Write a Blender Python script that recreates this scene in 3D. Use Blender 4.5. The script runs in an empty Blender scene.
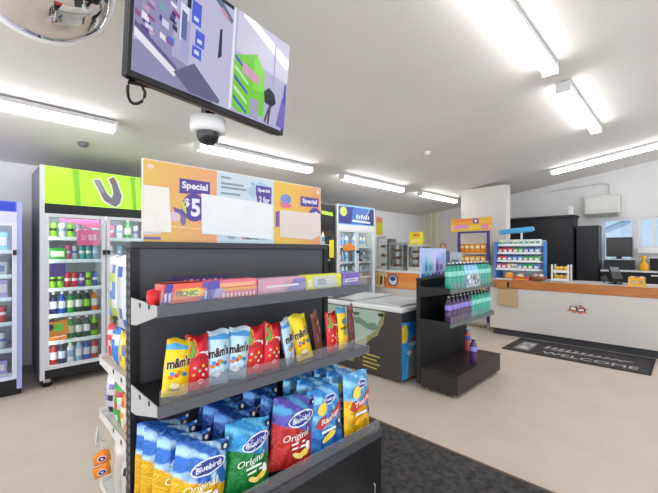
import bpy, math, random
from mathutils import Vector, Matrix
R = math.radians
SC = bpy.context.scene
COL = SC.collection
random.seed(7)

# ------------------------------------------------------------------ materials
def lin(h):
    h = h.lstrip('#')
    out = []
    for i in (0, 2, 4):
        c = int(h[i:i+2], 16) / 255
        out.append(c / 12.92 if c <= .04045 else ((c + .055) / 1.055) ** 2.4)
    return out + [1.0]
_mats = {}
def M(hexc, rough=.5, metal=0., emit=0., noise=.06, scale=40., spec=.4, coat=0.):
    key = (hexc, rough, metal, emit, noise, scale, spec, coat)
    if key in _mats: return _mats[key]
    m = bpy.data.materials.new('mat_' + hexc.strip('#')); m.use_nodes = True
    nt = m.node_tree; b = nt.nodes['Principled BSDF']
    c = lin(hexc)
    b.inputs['Roughness'].default_value = rough
    b.inputs['Metallic'].default_value = metal
    b.inputs['Specular IOR Level'].default_value = spec
    b.inputs['Coat Weight'].default_value = coat
    if noise > 0:
        tc = nt.nodes.new('ShaderNodeTexCoord'); nz = nt.nodes.new('ShaderNodeTexNoise')
        nz.inputs['Scale'].default_value = scale; nz.inputs['Detail'].default_value = 3
        mx = nt.nodes.new('ShaderNodeMix'); mx.data_type = 'RGBA'
        nt.links.new(tc.outputs['Object'], nz.inputs['Vector'])
        nt.links.new(nz.outputs['Fac'], mx.inputs['Factor'])
        mx.inputs['A'].default_value = [max(0, v * (1 - noise)) for v in c[:3]] + [1]
        mx.inputs['B'].default_value = [min(1, v * (1 + noise)) for v in c[:3]] + [1]
        nt.links.new(mx.outputs['Result'], b.inputs['Base Color'])
    else:
        b.inputs['Base Color'].default_value = c
    if emit > 0:
        b.inputs['Emission Color'].default_value = c
        b.inputs['Emission Strength'].default_value = emit
    _mats[key] = m
    return m
def glass(tint='#ffffff', gloss=.08, rough=.02, key='clear'):
    k = ('glass', tint, gloss, key)
    if k in _mats: return _mats[k]
    m = bpy.data.materials.new('glass_' + key); m.use_nodes = True
    nt = m.node_tree; nt.nodes.clear()
    o = nt.nodes.new('ShaderNodeOutputMaterial'); t = nt.nodes.new('ShaderNodeBsdfTransparent')
    g = nt.nodes.new('ShaderNodeBsdfGlossy'); mx = nt.nodes.new('ShaderNodeMixShader')
    f = nt.nodes.new('ShaderNodeLayerWeight'); f.inputs['Blend'].default_value = .25
    mr = nt.nodes.new('ShaderNodeMapRange'); mr.inputs['To Min'].default_value = gloss * .35; mr.inputs['To Max'].default_value = min(.9, gloss * 4)
    t.inputs['Color'].default_value = lin(tint); g.inputs['Roughness'].default_value = rough
    nt.links.new(f.outputs['Fresnel'], mr.inputs['Value']); nt.links.new(mr.outputs['Result'], mx.inputs['Fac'])
    nt.links.new(t.outputs[0], mx.inputs[1]); nt.links.new(g.outputs[0], mx.inputs[2]); nt.links.new(mx.outputs[0], o.inputs[0])
    _mats[k] = m
    return m
def film(tint, opacity, key):
    k = ('film', tint, opacity)
    if k in _mats: return _mats[k]
    m = bpy.data.materials.new('film_' + key); m.use_nodes = True
    nt = m.node_tree; nt.nodes.clear()
    o = nt.nodes.new('ShaderNodeOutputMaterial'); t = nt.nodes.new('ShaderNodeBsdfTransparent')
    g = nt.nodes.new('ShaderNodeBsdfPrincipled'); mx = nt.nodes.new('ShaderNodeMixShader')
    g.inputs['Base Color'].default_value = lin(tint); g.inputs['Roughness'].default_value = .15
    mx.inputs['Fac'].default_value = opacity
    nt.links.new(t.outputs[0], mx.inputs[1]); nt.links.new(g.outputs[0], mx.inputs[2]); nt.links.new(mx.outputs[0], o.inputs[0])
    _mats[k] = m
    return m
def wood(a, b, key, scale=6., rough=.4):
    m = bpy.data.materials.new('wood_' + key); m.use_nodes = True
    nt = m.node_tree; p = nt.nodes['Principled BSDF']
    tc = nt.nodes.new('ShaderNodeTexCoord'); mp = nt.nodes.new('ShaderNodeMapping'); mp.inputs['Scale'].default_value = (8, .6, 8)
    nz = nt.nodes.new('ShaderNodeTexNoise'); nz.inputs['Scale'].default_value = scale; nz.inputs['Detail'].default_value = 6
    cr = nt.nodes.new('ShaderNodeValToRGB'); cr.color_ramp.elements[0].color = lin(a); cr.color_ramp.elements[1].color = lin(b)
    cr.color_ramp.elements[0].position = .3; cr.color_ramp.elements[1].position = .7
    nt.links.new(tc.outputs['Object'], mp.inputs[0]); nt.links.new(mp.outputs[0], nz.inputs['Vector'])
    nt.links.new(nz.outputs['Fac'], cr.inputs[0]); nt.links.new(cr.outputs[0], p.inputs['Base Color'])
    p.inputs['Roughness'].default_value = rough
    return m
def mottled(a, b, scale, key, rough=.6, bump=0., detail=6):
    m = bpy.data.materials.new(key); m.use_nodes = True
    nt = m.node_tree; p = nt.nodes['Principled BSDF']
    tc = nt.nodes.new('ShaderNodeTexCoord')
    nz = nt.nodes.new('ShaderNodeTexNoise'); nz.inputs['Scale'].default_value = scale; nz.inputs['Detail'].default_value = detail
    cr = nt.nodes.new('ShaderNodeValToRGB'); cr.color_ramp.elements[0].color = lin(a); cr.color_ramp.elements[1].color = lin(b)
    cr.color_ramp.elements[0].position = .35; cr.color_ramp.elements[1].position = .65
    nt.links.new(tc.outputs['Object'], nz.inputs['Vector'])
    nt.links.new(nz.outputs['Fac'], cr.inputs[0]); nt.links.new(cr.outputs[0], p.inputs['Base Color'])
    p.inputs['Roughness'].default_value = rough
    if bump:
        bp = nt.nodes.new('ShaderNodeBump'); bp.inputs['Strength'].default_value = bump; bp.inputs['Distance'].default_value = .01
        nt.links.new(nz.outputs['Fac'], bp.inputs['Height']); nt.links.new(bp.outputs[0], p.inputs['Normal'])
    return m
def EM(hexc, s):
    return M(hexc, .6, 0, s, 0)

def EMS(hexc, s):
    k = ('scr', hexc, s)
    if k in _mats: return _mats[k]
    m = bpy.data.materials.new('screen_' + hexc.strip('#')); m.use_nodes = True; b = m.node_tree.nodes['Principled BSDF']
    b.inputs['Base Color'].default_value = (.01, .01, .01, 1); b.inputs['Roughness'].default_value = .25; b.inputs['Specular IOR Level'].default_value = .2
    b.inputs['Emission Color'].default_value = lin(hexc); b.inputs['Emission Strength'].default_value = s
    _mats[k] = m
    return m
# ------------------------------------------------------------------ mesh builder
_txt = {}
def text_mesh(s, bold=0., shear=0.):
    k = (s, bold, shear)
    if k in _txt: return _txt[k]
    cu = bpy.data.curves.new('t', 'FONT'); cu.body = s; cu.size = 1; cu.offset = bold; cu.shear = shear; cu.resolution_u = 3
    ob = bpy.data.objects.new('t', cu); COL.objects.link(ob)
    dg = bpy.context.evaluated_depsgraph_get()
    me = ob.evaluated_get(dg).to_mesh()
    vs = [(v.co.x, v.co.y) for v in me.vertices]; fs = [tuple(p.vertices) for p in me.polygons]
    ob.evaluated_get(dg).to_mesh_clear()
    bpy.data.objects.remove(ob); bpy.data.curves.remove(cu)
    x0 = min(v[0] for v in vs); x1 = max(v[0] for v in vs); y0 = min(v[1] for v in vs); y1 = max(v[1] for v in vs)
    _txt[k] = ([((x - (x0 + x1) / 2) / (x1 - x0), (y - (y0 + y1) / 2) / (y1 - y0)) for x, y in vs], fs, (x1 - x0) / (y1 - y0))
    return _txt[k]

def wloc(o):
    v = Vector((0, 0, 0))
    while o: v += o.location; o = o.parent
    return v
class MB:
    def __init__(s): s.v = []; s.f = []; s.m = []; s.fm = []; s.sm = []; s.X = None
    def mi(s, m):
        if m not in s.m: s.m.append(m)
        return s.m.index(m)
    def add(s, vs, fs, m, smooth=False):
        n = len(s.v); i = s.mi(m)
        s.v += [tuple(s.X @ Vector(p)) if s.X else tuple(p) for p in vs]
        for f in fs: s.f.append([n + k for k in f]); s.fm.append(i); s.sm.append(smooth)
        return s
    def box(s, x0, x1, y0, y1, z0, z1, m, c=0.):
        if c <= 0:
            vs = [(x, y, z) for z in (z0, z1) for y in (y0, y1) for x in (x0, x1)]
            return s.add(vs, [(0,2,3,1),(4,5,7,6),(0,1,5,4),(2,6,7,3),(0,4,6,2),(1,3,7,5)], m)
        # box with chamfered vertical and horizontal edges
        rings = [(z0, c), (z0 + c, 0), (z1 - c, 0), (z1, c)]
        vs = []
        for z, i in rings:
            a, b_, d, e = x0 + i, x1 - i, y0 + i, y1 - i
            k = c if i == 0 else c * .5
            vs += [(a+k,d,z),(b_-k,d,z),(b_,d+k,z),(b_,e-k,z),(b_-k,e,z),(a+k,e,z),(a,e-k,z),(a,d+k,z)]
        fs = [tuple(range(7, -1, -1)), tuple(range(24, 32))]
        for r in range(3):
            for q in range(8):
                fs.append((r*8+q, r*8+(q+1) % 8, r*8+8+(q+1) % 8, r*8+8+q))
        return s.add(vs, fs, m)
    def lathe(s, prof, m, c=(0, 0, 0), n=16, smooth=True, axis=None):
        vs = []; fs = []
        for r, z in prof:
            for k in range(n):
                a = 2 * math.pi * k / n
                vs.append(Vector((r * math.cos(a), r * math.sin(a), z)))
        for i in range(len(prof) - 1):
            for k in range(n):
                fs.append((i*n+k, i*n+(k+1) % n, (i+1)*n+(k+1) % n, (i+1)*n+k))
        if axis is not None:
            q = Vector(axis).to_track_quat('Z', 'Y').to_matrix()
            vs = [q @ v for v in vs]
        vs = [v + Vector(c) for v in vs]
        s.add(vs, fs, m, smooth)
        caps = []
        if prof[0][0] > 1e-4: caps.append(tuple(range(n - 1, -1, -1)))
        if prof[-1][0] > 1e-4: caps.append(tuple((len(prof)-1)*n + k for k in range(n)))
        if caps: s.add(vs, caps, m)
        return s
    def tube(s, pts, r, m, n=8):
        pts = [Vector(p) for p in pts]; vs = []; fs = []
        up = Vector((0, 0, 1))
        for i, p in enumerate(pts):
            d = (pts[min(i+1, len(pts)-1)] - pts[max(i-1, 0)]).normalized()
            u = up if abs(d.dot(up)) < .95 else Vector((1, 0, 0))
            a = d.cross(u).normalized(); b = d.cross(a).normalized()
            for k in range(n):
                t = 2 * math.pi * k / n
                vs.append(p + a * r * math.cos(t) + b * r * math.sin(t))
        for i in range(len(pts) - 1):
            for k in range(n):
                fs.append((i*n+k, i*n+(k+1) % n, (i+1)*n+(k+1) % n, (i+1)*n+k))
        s.add(vs, fs, m, True)
        s.add(vs, [tuple(range(n)), tuple((len(pts)-1)*n + k for k in range(n))], m)
        return s
    def poly(s, pts, m, map=None):
        vs = [map(*p) if map else p for p in pts]
        return s.add(vs, [tuple(range(len(vs)))], m)
    def prism(s, pts, m, map, off):
        a = [Vector(map(*p)) for p in pts]; b = [p + Vector(off) for p in a]; n = len(a)
        fs = [tuple(range(n)), tuple(range(2*n-1, n-1, -1))] + [(k, (k+1) % n, n+(k+1) % n, n+k) for k in range(n)]
        return s.add(a + b, fs, m)
    def ell(s, cx, cy, rx, ry, m, map, n=20, rot=0.):
        vs = [map(cx, cy)]
        NR = 4
        for q in range(1, NR+1):
            for k in range(n):
                a = 2 * math.pi * k / n; x = rx * q/NR * math.cos(a); y = ry * q/NR * math.sin(a)
                vs.append(map(cx + x*math.cos(rot) - y*math.sin(rot), cy + x*math.sin(rot) + y*math.cos(rot)))
        fs = [(0, 1+k, 1+(k+1) % n) for k in range(n)]
        for q in range(NR-1):
            fs += [(1+q*n+k, 1+q*n+n+k, 1+q*n+n+(k+1) % n, 1+q*n+(k+1) % n) for k in range(n)]
        return s.add(vs, fs, m)
    def text(s, t, cx, cy, w, h, m, map, bold=0., shear=0., rot=0.):
        vs, fs, asp = text_mesh(t, bold, shear)
        if w is None: w = h * asp
        if h is None: h = w / asp
        o = []
        for x, y in vs:
            x *= w; y *= h
            o.append(map(cx + x*math.cos(rot) - y*math.sin(rot), cy + x*math.sin(rot) + y*math.cos(rot)))
        return s.add(o, fs, m)
    def build(s, name, parent=None, org=None, local=False):
        off = Vector((0, 0, 0))
        if not local:
            if parent: off = wloc(parent)
            elif org: off = Vector(org)
            else:
                xs, ys, zs = zip(*s.v)
                off = Vector(((min(xs)+max(xs))/2, (min(ys)+max(ys))/2, min(zs)))
        me = bpy.data.meshes.new(name)
        me.from_pydata([tuple(Vector(v) - off) for v in s.v], [], s.f)
        for m in s.m: me.materials.append(m)
        me.polygons.foreach_set('material_index', s.fm)
        me.polygons.foreach_set('use_smooth', s.sm)
        me.update()
        o = bpy.data.objects.new(name, me); COL.objects.link(o)
        if parent: o.parent = parent
        else: o.location = off
        return o

def tag(o, label=None, cat=None, group=None, kind=None):
    if label: o['label'] = label
    if cat: o['category'] = cat
    if group: o['group'] = group
    if kind: o['kind'] = kind
    return o
def thing(name, label, cat, loc=(0, 0, 0), group=None):
    o = bpy.data.objects.new(name, None); COL.objects.link(o); o.location = loc; o.empty_display_size = .05
    return tag(o, label, cat, group)
def struct(mb, name, label=None):
    return tag(mb.build(name), label, 'setting' if label else None, None, 'structure')
def dup(root, loc, rot=None, label=None, group=None):
    r = root.copy(); COL.objects.link(r); r.location = loc
    if rot is not None: r.rotation_euler = rot
    if label: r['label'] = label
    if group: r['group'] = group
    for ch in list(root.children):
        c = ch.copy(); COL.objects.link(c); c.parent = r
        for g in ch.children:
            d = g.copy(); COL.objects.link(d); d.parent = c
    return r
ORD = ['first', 'second', 'third', 'fourth', 'fifth', 'sixth', 'seventh', 'eighth', 'ninth', 'tenth', 'eleventh', 'twelfth', 'thirteenth']

WHITE = M('#e6e6e4', .45); BLACK = M('#17171a', .45); DARK = M('#26262a', .5); GREY = M('#8c8c8e', .5)
STEEL = M('#b9bbbd', .3, .9, 0, 0); CHROME = M('#d5d7da', .12, 1., 0, 0); RUBBER = M('#141414', .8)
CLEAR = glass('#fbfdfd', .10, .02, 'pane')

# ------------------------------------------------------------------ the room
def ceil(y): return 3.137 - .14 * y
XB, YL = 9.0, 5.35; XN, YN = -2.6, -3.2
floor_m = mottled('#c6b7a9', '#ccbeb1', 3.0, 'floor_vinyl', .38, 0.0)
ceil_m = mottled('#d9d5cf', '#dfdbd6', 1.2, 'ceiling_paint', .85)
wall_m = mottled('#d6d4d3', '#dcdad9', 1.5, 'wall_paint', .8)
struct(MB().box(XN, XB + .3, YN, YL + .3, -.12, 0, floor_m), 'floor')
b = MB()
y0, y1 = YN, YL + .3
b.add([(XN,y0,ceil(y0)),(XB+.3,y0,ceil(y0)),(XB+.3,y1,ceil(y1)),(XN,y1,ceil(y1)),
       (XN,y0,ceil(y0)+.12),(XB+.3,y0,ceil(y0)+.12),(XB+.3,y1,ceil(y1)+.12),(XN,y1,ceil(y1)+.12)],
      [(0,1,2,3),(7,6,5,4),(0,4,5,1),(1,5,6,2),(2,6,7,3),(3,7,4,0)], ceil_m)
struct(b, 'ceiling')
struct(MB().box(XN, XB, YL, YL + .15, 0, ceil(YL), M('#e2e1e2', .8, 0, 0, .03, 2.)), 'wall_left')
# far wall with two window openings
W1 = (.745, 1.237, 1.12, 2.04); W2 = (-.75, .687, 1.46, 2.04)
b = MB()
def wseg(ya, yb, za, zb):
    if zb is None:
        b.add([(XB,ya,za),(XB,yb,za),(XB,yb,ceil(yb)),(XB,ya,ceil(ya)),(XB+.2,ya,za),(XB+.2,yb,za),(XB+.2,yb,ceil(yb)),(XB+.2,ya,ceil(ya))],
              [(0,1,2,3),(7,6,5,4),(0,4,5,1),(1,5,6,2),(2,6,7,3),(3,7,4,0)], wall_m)
    else: b.box(XB, XB + .2, ya, yb, za, zb, wall_m)
wseg(W1[1], YL, 0, None); wseg(YN, W1[1], 2.04, None)
wseg(W1[0], W1[1], 0, W1[2]); wseg(W2[1], W1[0], 0, 2.04); wseg(W2[0], W2[1], 0, W2[2]); wseg(YN, W2[0], 0, 2.04)
struct(b, 'wall_back')
struct(MB().box(7.32, 7.54, 2.49, 3.39, 0, ceil(3.39) + .02, M('#d9d4cd', .8, 0, 0, .03, 2.)), 'wall_pillar')
struct(MB().box(XN, XB, YL - .015, YL, 0, .1, M('#8d8d90', .6)), 'baseboard_left')
ALU = M('#d2d4d8', .4, .3)
def window(n, w, bars):
    ya, yb, za, zb = w
    b = MB(); t = .045
    for q in ((ya, ya+t, za, zb), (yb-t, yb, za, zb)): b.box(XB+.02, XB+.1, q[0], q[1], q[2], q[3], ALU)
    b.box(XB+.02, XB+.1, ya+t, yb-t, za, za+t, ALU); b.box(XB+.02, XB+.1, ya+t, yb-t, zb-t, zb, ALU)
    for y in bars: b.box(XB+.03, XB+.09, y-.025, y+.025, za+t, zb-t, ALU)
    o = struct(b, 'window_%d' % n)
    g = MB().box(XB+.055, XB+.062, ya+t, yb-t, za+t, zb-t, glass('#eef6fb', .06, .01, 'win')).build('glass_pane', o)
    return o
window(1, W1, []); w2 = window(2, W2, [.46])
MB().box(XB-.06, XB+.02, W2[0], W2[1], W2[2]-.1, W2[2], WHITE).build('window_sill', w2)
# pale pipe casings in the far corner
b = MB()
for y in (5.2, 5.0, 4.82): b.box(XB-.06, XB, y-.035, y+.035, 0, ceil(y), M('#e2d9b4', .6))
struct(b, 'trim_1')
# neighbouring roof outside
o = thing('neighbouring_roof', 'blue-grey roof edge sloping outside the window behind the till', 'roof', (11.2, .6, 0))
b = MB(); b.prism([(1.9, 1.71), (.2, 2.50), (.2, 2.56), (1.9, 1.77)], M('#7f90a5', .6), lambda y, z: (11.0, y, z), (.9, 0, 0)); b.build('roof_edge', o)
b = MB().box(11.3, 11.4, 1.75, 1.85, 0, 1.75, M('#8f9cab', .6)).build('post', o)
# ------------------------------------------------------------------ ceiling lights
TUBE = EM('#fcfdff', 8.6)
def batten(x0, x1, y0, y1, label):
    # fixture running along X (y0==y1) or along Y (x0==x1)
    cx, cy = (x0+x1)/2, (y0+y1)/2
    o = thing('fluorescent_light', label, 'ceiling light', (cx, cy, ceil(cy)-.097), 'fluorescent battens on the ceiling')
    alongx = abs(x1-x0) > abs(y1-y0)
    L = math.hypot(x1-x0, y1-y0); ang = 0 if alongx else R(90)
    sl = 0 if alongx else math.atan(-.14)
    X = Matrix.Rotation(ang, 4, 'Z') @ Matrix.Rotation(sl, 4, 'Y').inverted()
    b = MB(); b.X = X; b.box(-L/2+.013, L/2-.013, -.052, .052, .05, .088, M('#c9c9c9', .5)); b.build('housing', o, local=True)
    b = MB(); b.X = X
    pts = [(-.048, .0495), (-.052, .015), (-.036, -.006), (.036, -.006), (.052, .015), (.048, .0495)]
    b.prism(pts, TUBE, lambda y, z: (-L/2+.02, y, z), (L-.04, 0, 0)); b.build('diffuser', o, local=True)
    for s in (-1, 1):
        b = MB(); b.X = X; b.box(s*L/2-.012, s*L/2+.012, -.059, .059, -.008, .088, M('#d8d8d8', .5)); b.build('end_cap', o, local=True)
Y1 = 3.79
batten(-.70, .965, Y1, Y1, 'fluorescent batten light at the far left, above the blue fridge')
batten(1.756, 3.41, Y1, Y1, 'fluorescent batten light glowing just above the orange poster board')
batten(4.07, 5.71, Y1, Y1, 'fluorescent batten light above the fridge with purple header')
batten(6.36, 7.87, Y1, Y1, 'farthest and smallest fluorescent batten light, left of the pillar')
Y2 = .848
batten(1.9, 3.55, Y2, Y2, 'large fluorescent batten light cut by the top edge, right half')
batten(4.0, 5.7, Y2, Y2, 'short-looking fluorescent batten light between top-edge light and far wall')
batten(7.5, 7.5, .1, 1.77, 'fluorescent batten light running crosswise above the service counter')

# ceiling bits
for x, y, lab in ((.835, 4.43, 'small dark smoke detector on ceiling above the green fridge'), (4.5, 2.577, 'tiny pale sprinkler head on the ceiling right of centre')):
    b = MB()
    c = M('#6c6a68', .6) if x < 2 else M('#dcd9d4', .6)
    b.lathe([(.05, 0.0), (.05, -.02), (.03, -.045), (.001, -.05)], c, (x, y, ceil(y)+.004), 14)
    tag(b.build('smoke_detector' if x < 2 else 'sprinkler_head', org=(x, y, ceil(y)-.05)), lab, 'smoke detector' if x < 2 else 'sprinkler')

# ------------------------------------------------------------------ convex mirror
o = thing('convex_mirror', 'round convex security mirror hanging from the ceiling, top left', 'mirror', (.243, 2.137, 2.693))
prof = []
RM, BU = .285, .12
for k in range(13):
    a = k / 12
    prof.append((max(RM * math.sin(a * math.pi / 2), .0005), BU * math.cos(a * math.pi / 2)))
m_mir = M('#e4e4e6', .03, 1., 0, 0)
d = (Vector((0.05, 0.0, 1.0)) - Vector((.243, 2.137, 2.693))).normalized()
q = d.to_track_quat('Z', 'Y').to_matrix().to_4x4()
b = MB(); b.X = q; b.lathe(prof, m_mir, n=40); b.build('mirror_face', o, local=True)
b = MB(); b.X = q; b.lathe([(RM-.004, .018), (RM+.012, .016), (RM+.016, 0), (RM+.012, -.016), (RM-.02, -.02), (.001, -.02)], M('#f2f2f2', .3), n=40); b.build('rim', o, local=True)
b = MB(); b.tube([(.243, 2.15, 2.72), (.243, 2.27, 2.77), (.243, 2.30, ceil(2.30)+.003)], .012, STEEL); b.build('bracket', o)

# ------------------------------------------------------------------ television
tv = thing('television', 'flat screen television showing shop camera views, hung from ceiling', 'television', (.873, 1.634, 2.086))
b = MB(); W, H = .902, .52
BEZ = M('#232225', .35)
b.box(-W/2, W/2, 0, .035, 0, H, BEZ, .004)
b.box(-W/2, W/2, -.012, 0, 0, .022, BEZ); b.box(-W/2, W/2, -.012, 0, H-.012, H, BEZ)
b.box(-W/2, -W/2+.014, -.012, 0, .022, H-.012, BEZ); b.box(W/2-.014, W/2, -.012, 0, .022, H-.012, BEZ)
b.box(-W/2+.02, W/2-.02, .035, .075, .05, H-.06, M('#2a2a2c', .5), .01)
b.box(-W/2+.05, W/2-.05, .005, .03, -.006, .004, M('#5a4a46', .5))
b.build('casing', tv, local=True)
SE = .58
sx0, sw, sz0, sh = -W/2+.014, W-.028, .022, H-.034
lay = [0]
b = MB()
def SP(f, t): return (sx0 + sw*f, -.003 - .0004*lay[0], sz0 + sh*t)
def sp(pts, c):
    lay[0] += 1; b.poly([SP(*p) for p in pts], EMS(c, SE))
sp([(0,0),(1,0),(1,1),(0,1)], '#a5a3c2')
sp([(.30,0),(.56,0),(.56,1),(.25,1)], '#b3b1cc')
sp([(0,0),(.45,0),(.36,.22),(.10,.30),(0,.25)], '#8886a8')
sp([(0,.30),(.19,.22),(.20,.60),(.22,1),(0,1)], '#8987ac')
rr = random.Random(3)
for k in range(46):
    f = rr.uniform(0, .19); t = .33 + rr.uniform(0, .62); w_ = rr.uniform(.012, .04); h_ = rr.uniform(.02, .06)
    sp([(f, t), (f+w_, t-.02), (f+w_, t+h_-.02), (f, t+h_)], rr.choice(['#3d3f86', '#c9c3dc', '#8a4d7d', '#5a62b4', '#e2d7e4', '#302c55', '#b98fb0', '#6aa1a8', '#54477f']))
sp([(0,.27),(.2,.08),(.21,.13),(0,.34)], '#dcd8e6'); sp([(0,.35),(.21,.14),(.21,.17),(0,.39)], '#5b5384')
for f, t, c in ((.215,.42,'#d5d3ea'),(.225,.30,'#9f9ac6')): sp([(f,t),(f+.045,t-.02),(f+.045,t+.3),(f,t+.32)], c)
sp([(.222,.44),(.252,.43),(.252,.66),(.222,.68)], '#5d6690')
for f, t, h_ in ((.275,.62,.2),(.30,.44,.14),(.285,.33,.1)):
    sp([(f,t),(f+.055,t-.01),(f+.055,t+h_-.01),(f,t+h_)], '#4a5cc8'); sp([(f+.012,t+.03),(f+.04,t+.025),(f+.04,t+.06),(f+.012,t+.065)], '#c9cdf0')
sp([(.245,.72),(.268,.72),(.268,.82),(.245,.82)], '#26243c')
sp([(.28,.0),(.46,.0),(.47,.04),(.30,.27),(.19,.12)], '#5d5c7d')
sp([(.44,.42),(.465,.46),(.46,.72),(.445,.70)], '#2c2a44')
sp([(.40,.95),(.52,.82),(.53,.86),(.43,1),(.40,1)], '#5c6a86'); sp([(.44,.88),(.50,.82),(.50,.86),(.45,.92)], '#b78aa0')
sp([(.53,0),(.548,0),(.548,1),(.53,1)], '#d9d8e8')
sp([(.548,.02),(1,.02),(1,1),(.548,1)], '#aaa8c6')
sp([(.56,.6),(1,.55),(1,1),(.56,1)], '#c3c1d6')
sp([(.60,.97),(.98,.70),(1,.74),(1,.82),(.70,1),(.6,1)], '#ffffff')
sp([(.55,.04),(.60,.0),(.80,.06),(.80,.35),(.72,.68),(.55,.55)], '#6dbf3a')
sp([(.70,.30),(.79,.32),(.79,.5),(.73,.66),(.70,.62)], '#7fd23f')
for k in range(5):
    sp([(.555,.12+.1*k),(.66,.01+.1*k),(.66,.04+.1*k),(.555,.16+.1*k)], '#b9d9b0' if k % 2 else '#4054ac')
sp([(.61,.42),(.74,.36),(.74,.46),(.61,.52)], '#c98fb6')
sp([(.68,.0),(.75,.0),(.75,.2),(.68,.2)], '#9a98ac')
sp([(.79,.33),(.83,.4),(.88,.36),(.90,.26),(.86,.2),(.80,.22)], '#24222f'); sp([(.83,.0),(.845,.0),(.86,.22),(.84,.22)], '#3a3848'); sp([(.80,.02),(.815,.0),(.85,.2),(.84,.22)], '#4a4858')
sp([(.91,.02),(.99,.0),(.99,.42),(.95,.34)], '#6a5fb0'); sp([(.96,.3),(.985,.3),(.985,.55),(.965,.5)], '#3d43a8')
sp([(.86,.45),(.87,.45),(.87,.9),(.86,.9)], '#8f8dae')
b.build('screen', tv, local=True)
b = MB()
pts = [(-.44, .02, .0)] + [(-.40 - .035*math.sin(a), .02 + .01*math.cos(a*2), -.045 + .045*math.cos(a)) for a in [k*.45 for k in range(0, 17)]] + [(-.33, .03, .0)]
b.tube(pts, .006, BLACK, 6); b.build('cable', tv, local=True)
tv.rotation_euler = (R(5.5), 0, R(10.7))
mt = thing('ceiling_mount', 'black ceiling pole mount behind the hanging television', 'tv mount', (.872, 1.755, 2.09))
b = MB(); b.box(.847, .897, 1.73, 1.78, 2.085, ceil(1.77)-.01, BLACK); b.build('pole', mt)
b = MB(); b.box(.76, .93, 1.70, 1.84, ceil(1.84)-.012, ceil(1.70)+.004, BLACK); b.build('ceiling_plate', mt)
b = MB(); b.box(.74, .95, 1.725, 1.745, 2.2, 2.46, BLACK); b.build('bracket', mt)
cam = thing('dome_camera', 'white dome security camera with black lens below the television', 'security camera', (.872, 1.755, 1.95))
b = MB(); b.lathe([(.062, 2.085), (.086, 2.08), (.088, 2.03), (.086, 2.015), (.070, 2.008)], M('#e8e8e6', .35), (.872, 1.755, 0), 28); b.build('housing', cam)
b = MB()
b.lathe([(.058, 2.008), (.057, 1.99), (.047, 1.966), (.028, 1.951), (.001, 1.946)], M('#1d1d20', .08, 0, 0, 0, 40, .6), (.872, 1.755, 0), 24); b.build('dome', cam)

# ------------------------------------------------------------------ drink containers (single meshes, far away)
_proto = {}
def can_mesh(hexc, h=.180, r=.0315, band='#d8d8da'):
    b = MB()
    b.lathe([(r*.82, 0), (r, .008), (r, h*.45)], M(hexc, .3, .25), n=12)
    b.lathe([(r, h*.45), (r, h*.62)], M(band, .3, .25), n=12)
    b.lathe([(r, h*.62), (r, h-.015), (r*.8, h), (r*.72, h-.004), (.001, h-.004)], M(hexc, .3, .25), n=12)
    return b
def bottle_mesh(body, cap, lab, h=.235, r=.0345):
    b = MB(); mb_ = M(body, .15, 0, 0, 0)
    b.lathe([(r*.85, 0), (r, .01), (r, h*.25)], mb_, n=12)
    b.lathe([(r*1.01, h*.25), (r*1.01, h*.58)], M(lab, .4), n=12)
    b.lathe([(r, h*.58), (r*.9, h*.68), (r*.42, h*.86), (r*.38, h*.90)], mb_, n=12)
    b.lathe([(r*.46, h*.89), (r*.46, h*.985), (r*.40, h)], M(cap, .4), n=12)
    return b
def carton_mesh(body, lab, w=.07, d=.07, h=.18):
    b = MB(); b.box(-w/2, w/2, -d/2, d/2, 0, h, M(body, .45), .003)
    b.box(-w*.38, w*.38, -d/2-.001, -d/2, h*.3, h*.75, M(lab, .5))
    return b
HX = {'lime green': '#86d120', 'green': '#2f9a3c', 'dark green': '#1f4f38', 'red': '#c02a34', 'pink': '#d9698f', 'purple': '#6a48a0', 'blue': '#2756b4',
      'navy': '#223059', 'light blue': '#86bfe0', 'teal': '#3aa7a0', 'white': '#e4e6e6', 'silver': '#b4b8bd', 'black': '#222226', 'orange': '#e07a24',
      'yellow': '#e8c62c', 'brown': '#5a3a2a', 'grey': '#8b8f96', 'cream': '#e6dcc0', 'lilac': '#a99ad2', 'mint': '#a9dcc4'}
CONTR = {'white': '#7fa6c8', 'silver': '#4a6aa0', 'black': '#86d120', 'lime green': '#20301c', 'green': '#d9e6c0', 'red': '#e8d8d8', 'navy': '#cfd6e6', 'blue': '#d5dcea'}
def drink(kind, colour):
    k = (kind, colour)
    if k in _proto: return _proto[k], False
    hx = HX[colour]; ct = CONTR.get(colour, '#dcdcde')
    if kind == 'drink can': b = can_mesh(hx, .165, .031, ct); nm = 'drink_can'
    elif kind == 'short can': b = can_mesh(hx, .12, .033, ct); nm = 'drink_can'
    elif kind == 'drink bottle': b = bottle_mesh(hx, HX['orange'] if colour in ('red', 'white', 'light blue') else '#e6e6e6', ct); nm = 'drink_bottle'
    elif kind == 'milk bottle': b = bottle_mesh(hx, '#3a66b8', '#7db0d8', .24, .042); nm = 'milk_bottle'
    elif kind == 'carton': b = carton_mesh(hx, ct); nm = 'drink_carton'
    elif kind == 'box': b = carton_mesh(hx, ct, .15, .12, .13); nm = 'drink_box'
    o = b.build(nm, local=True)
    o.location = (0, 0, 0)
    _proto[k] = o
    return o, True
def place_drink(kind, colour, loc, label, group, cat=None):
    o, new = drink(kind, colour)
    if not new: o = dup(o, loc)
    o.location = loc
    tag(o, label, cat or {'drink can': 'can', 'short can': 'can', 'drink bottle': 'bottle', 'milk bottle': 'bottle', 'carton': 'carton', 'box': 'box'}[kind], group)
    return o

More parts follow.
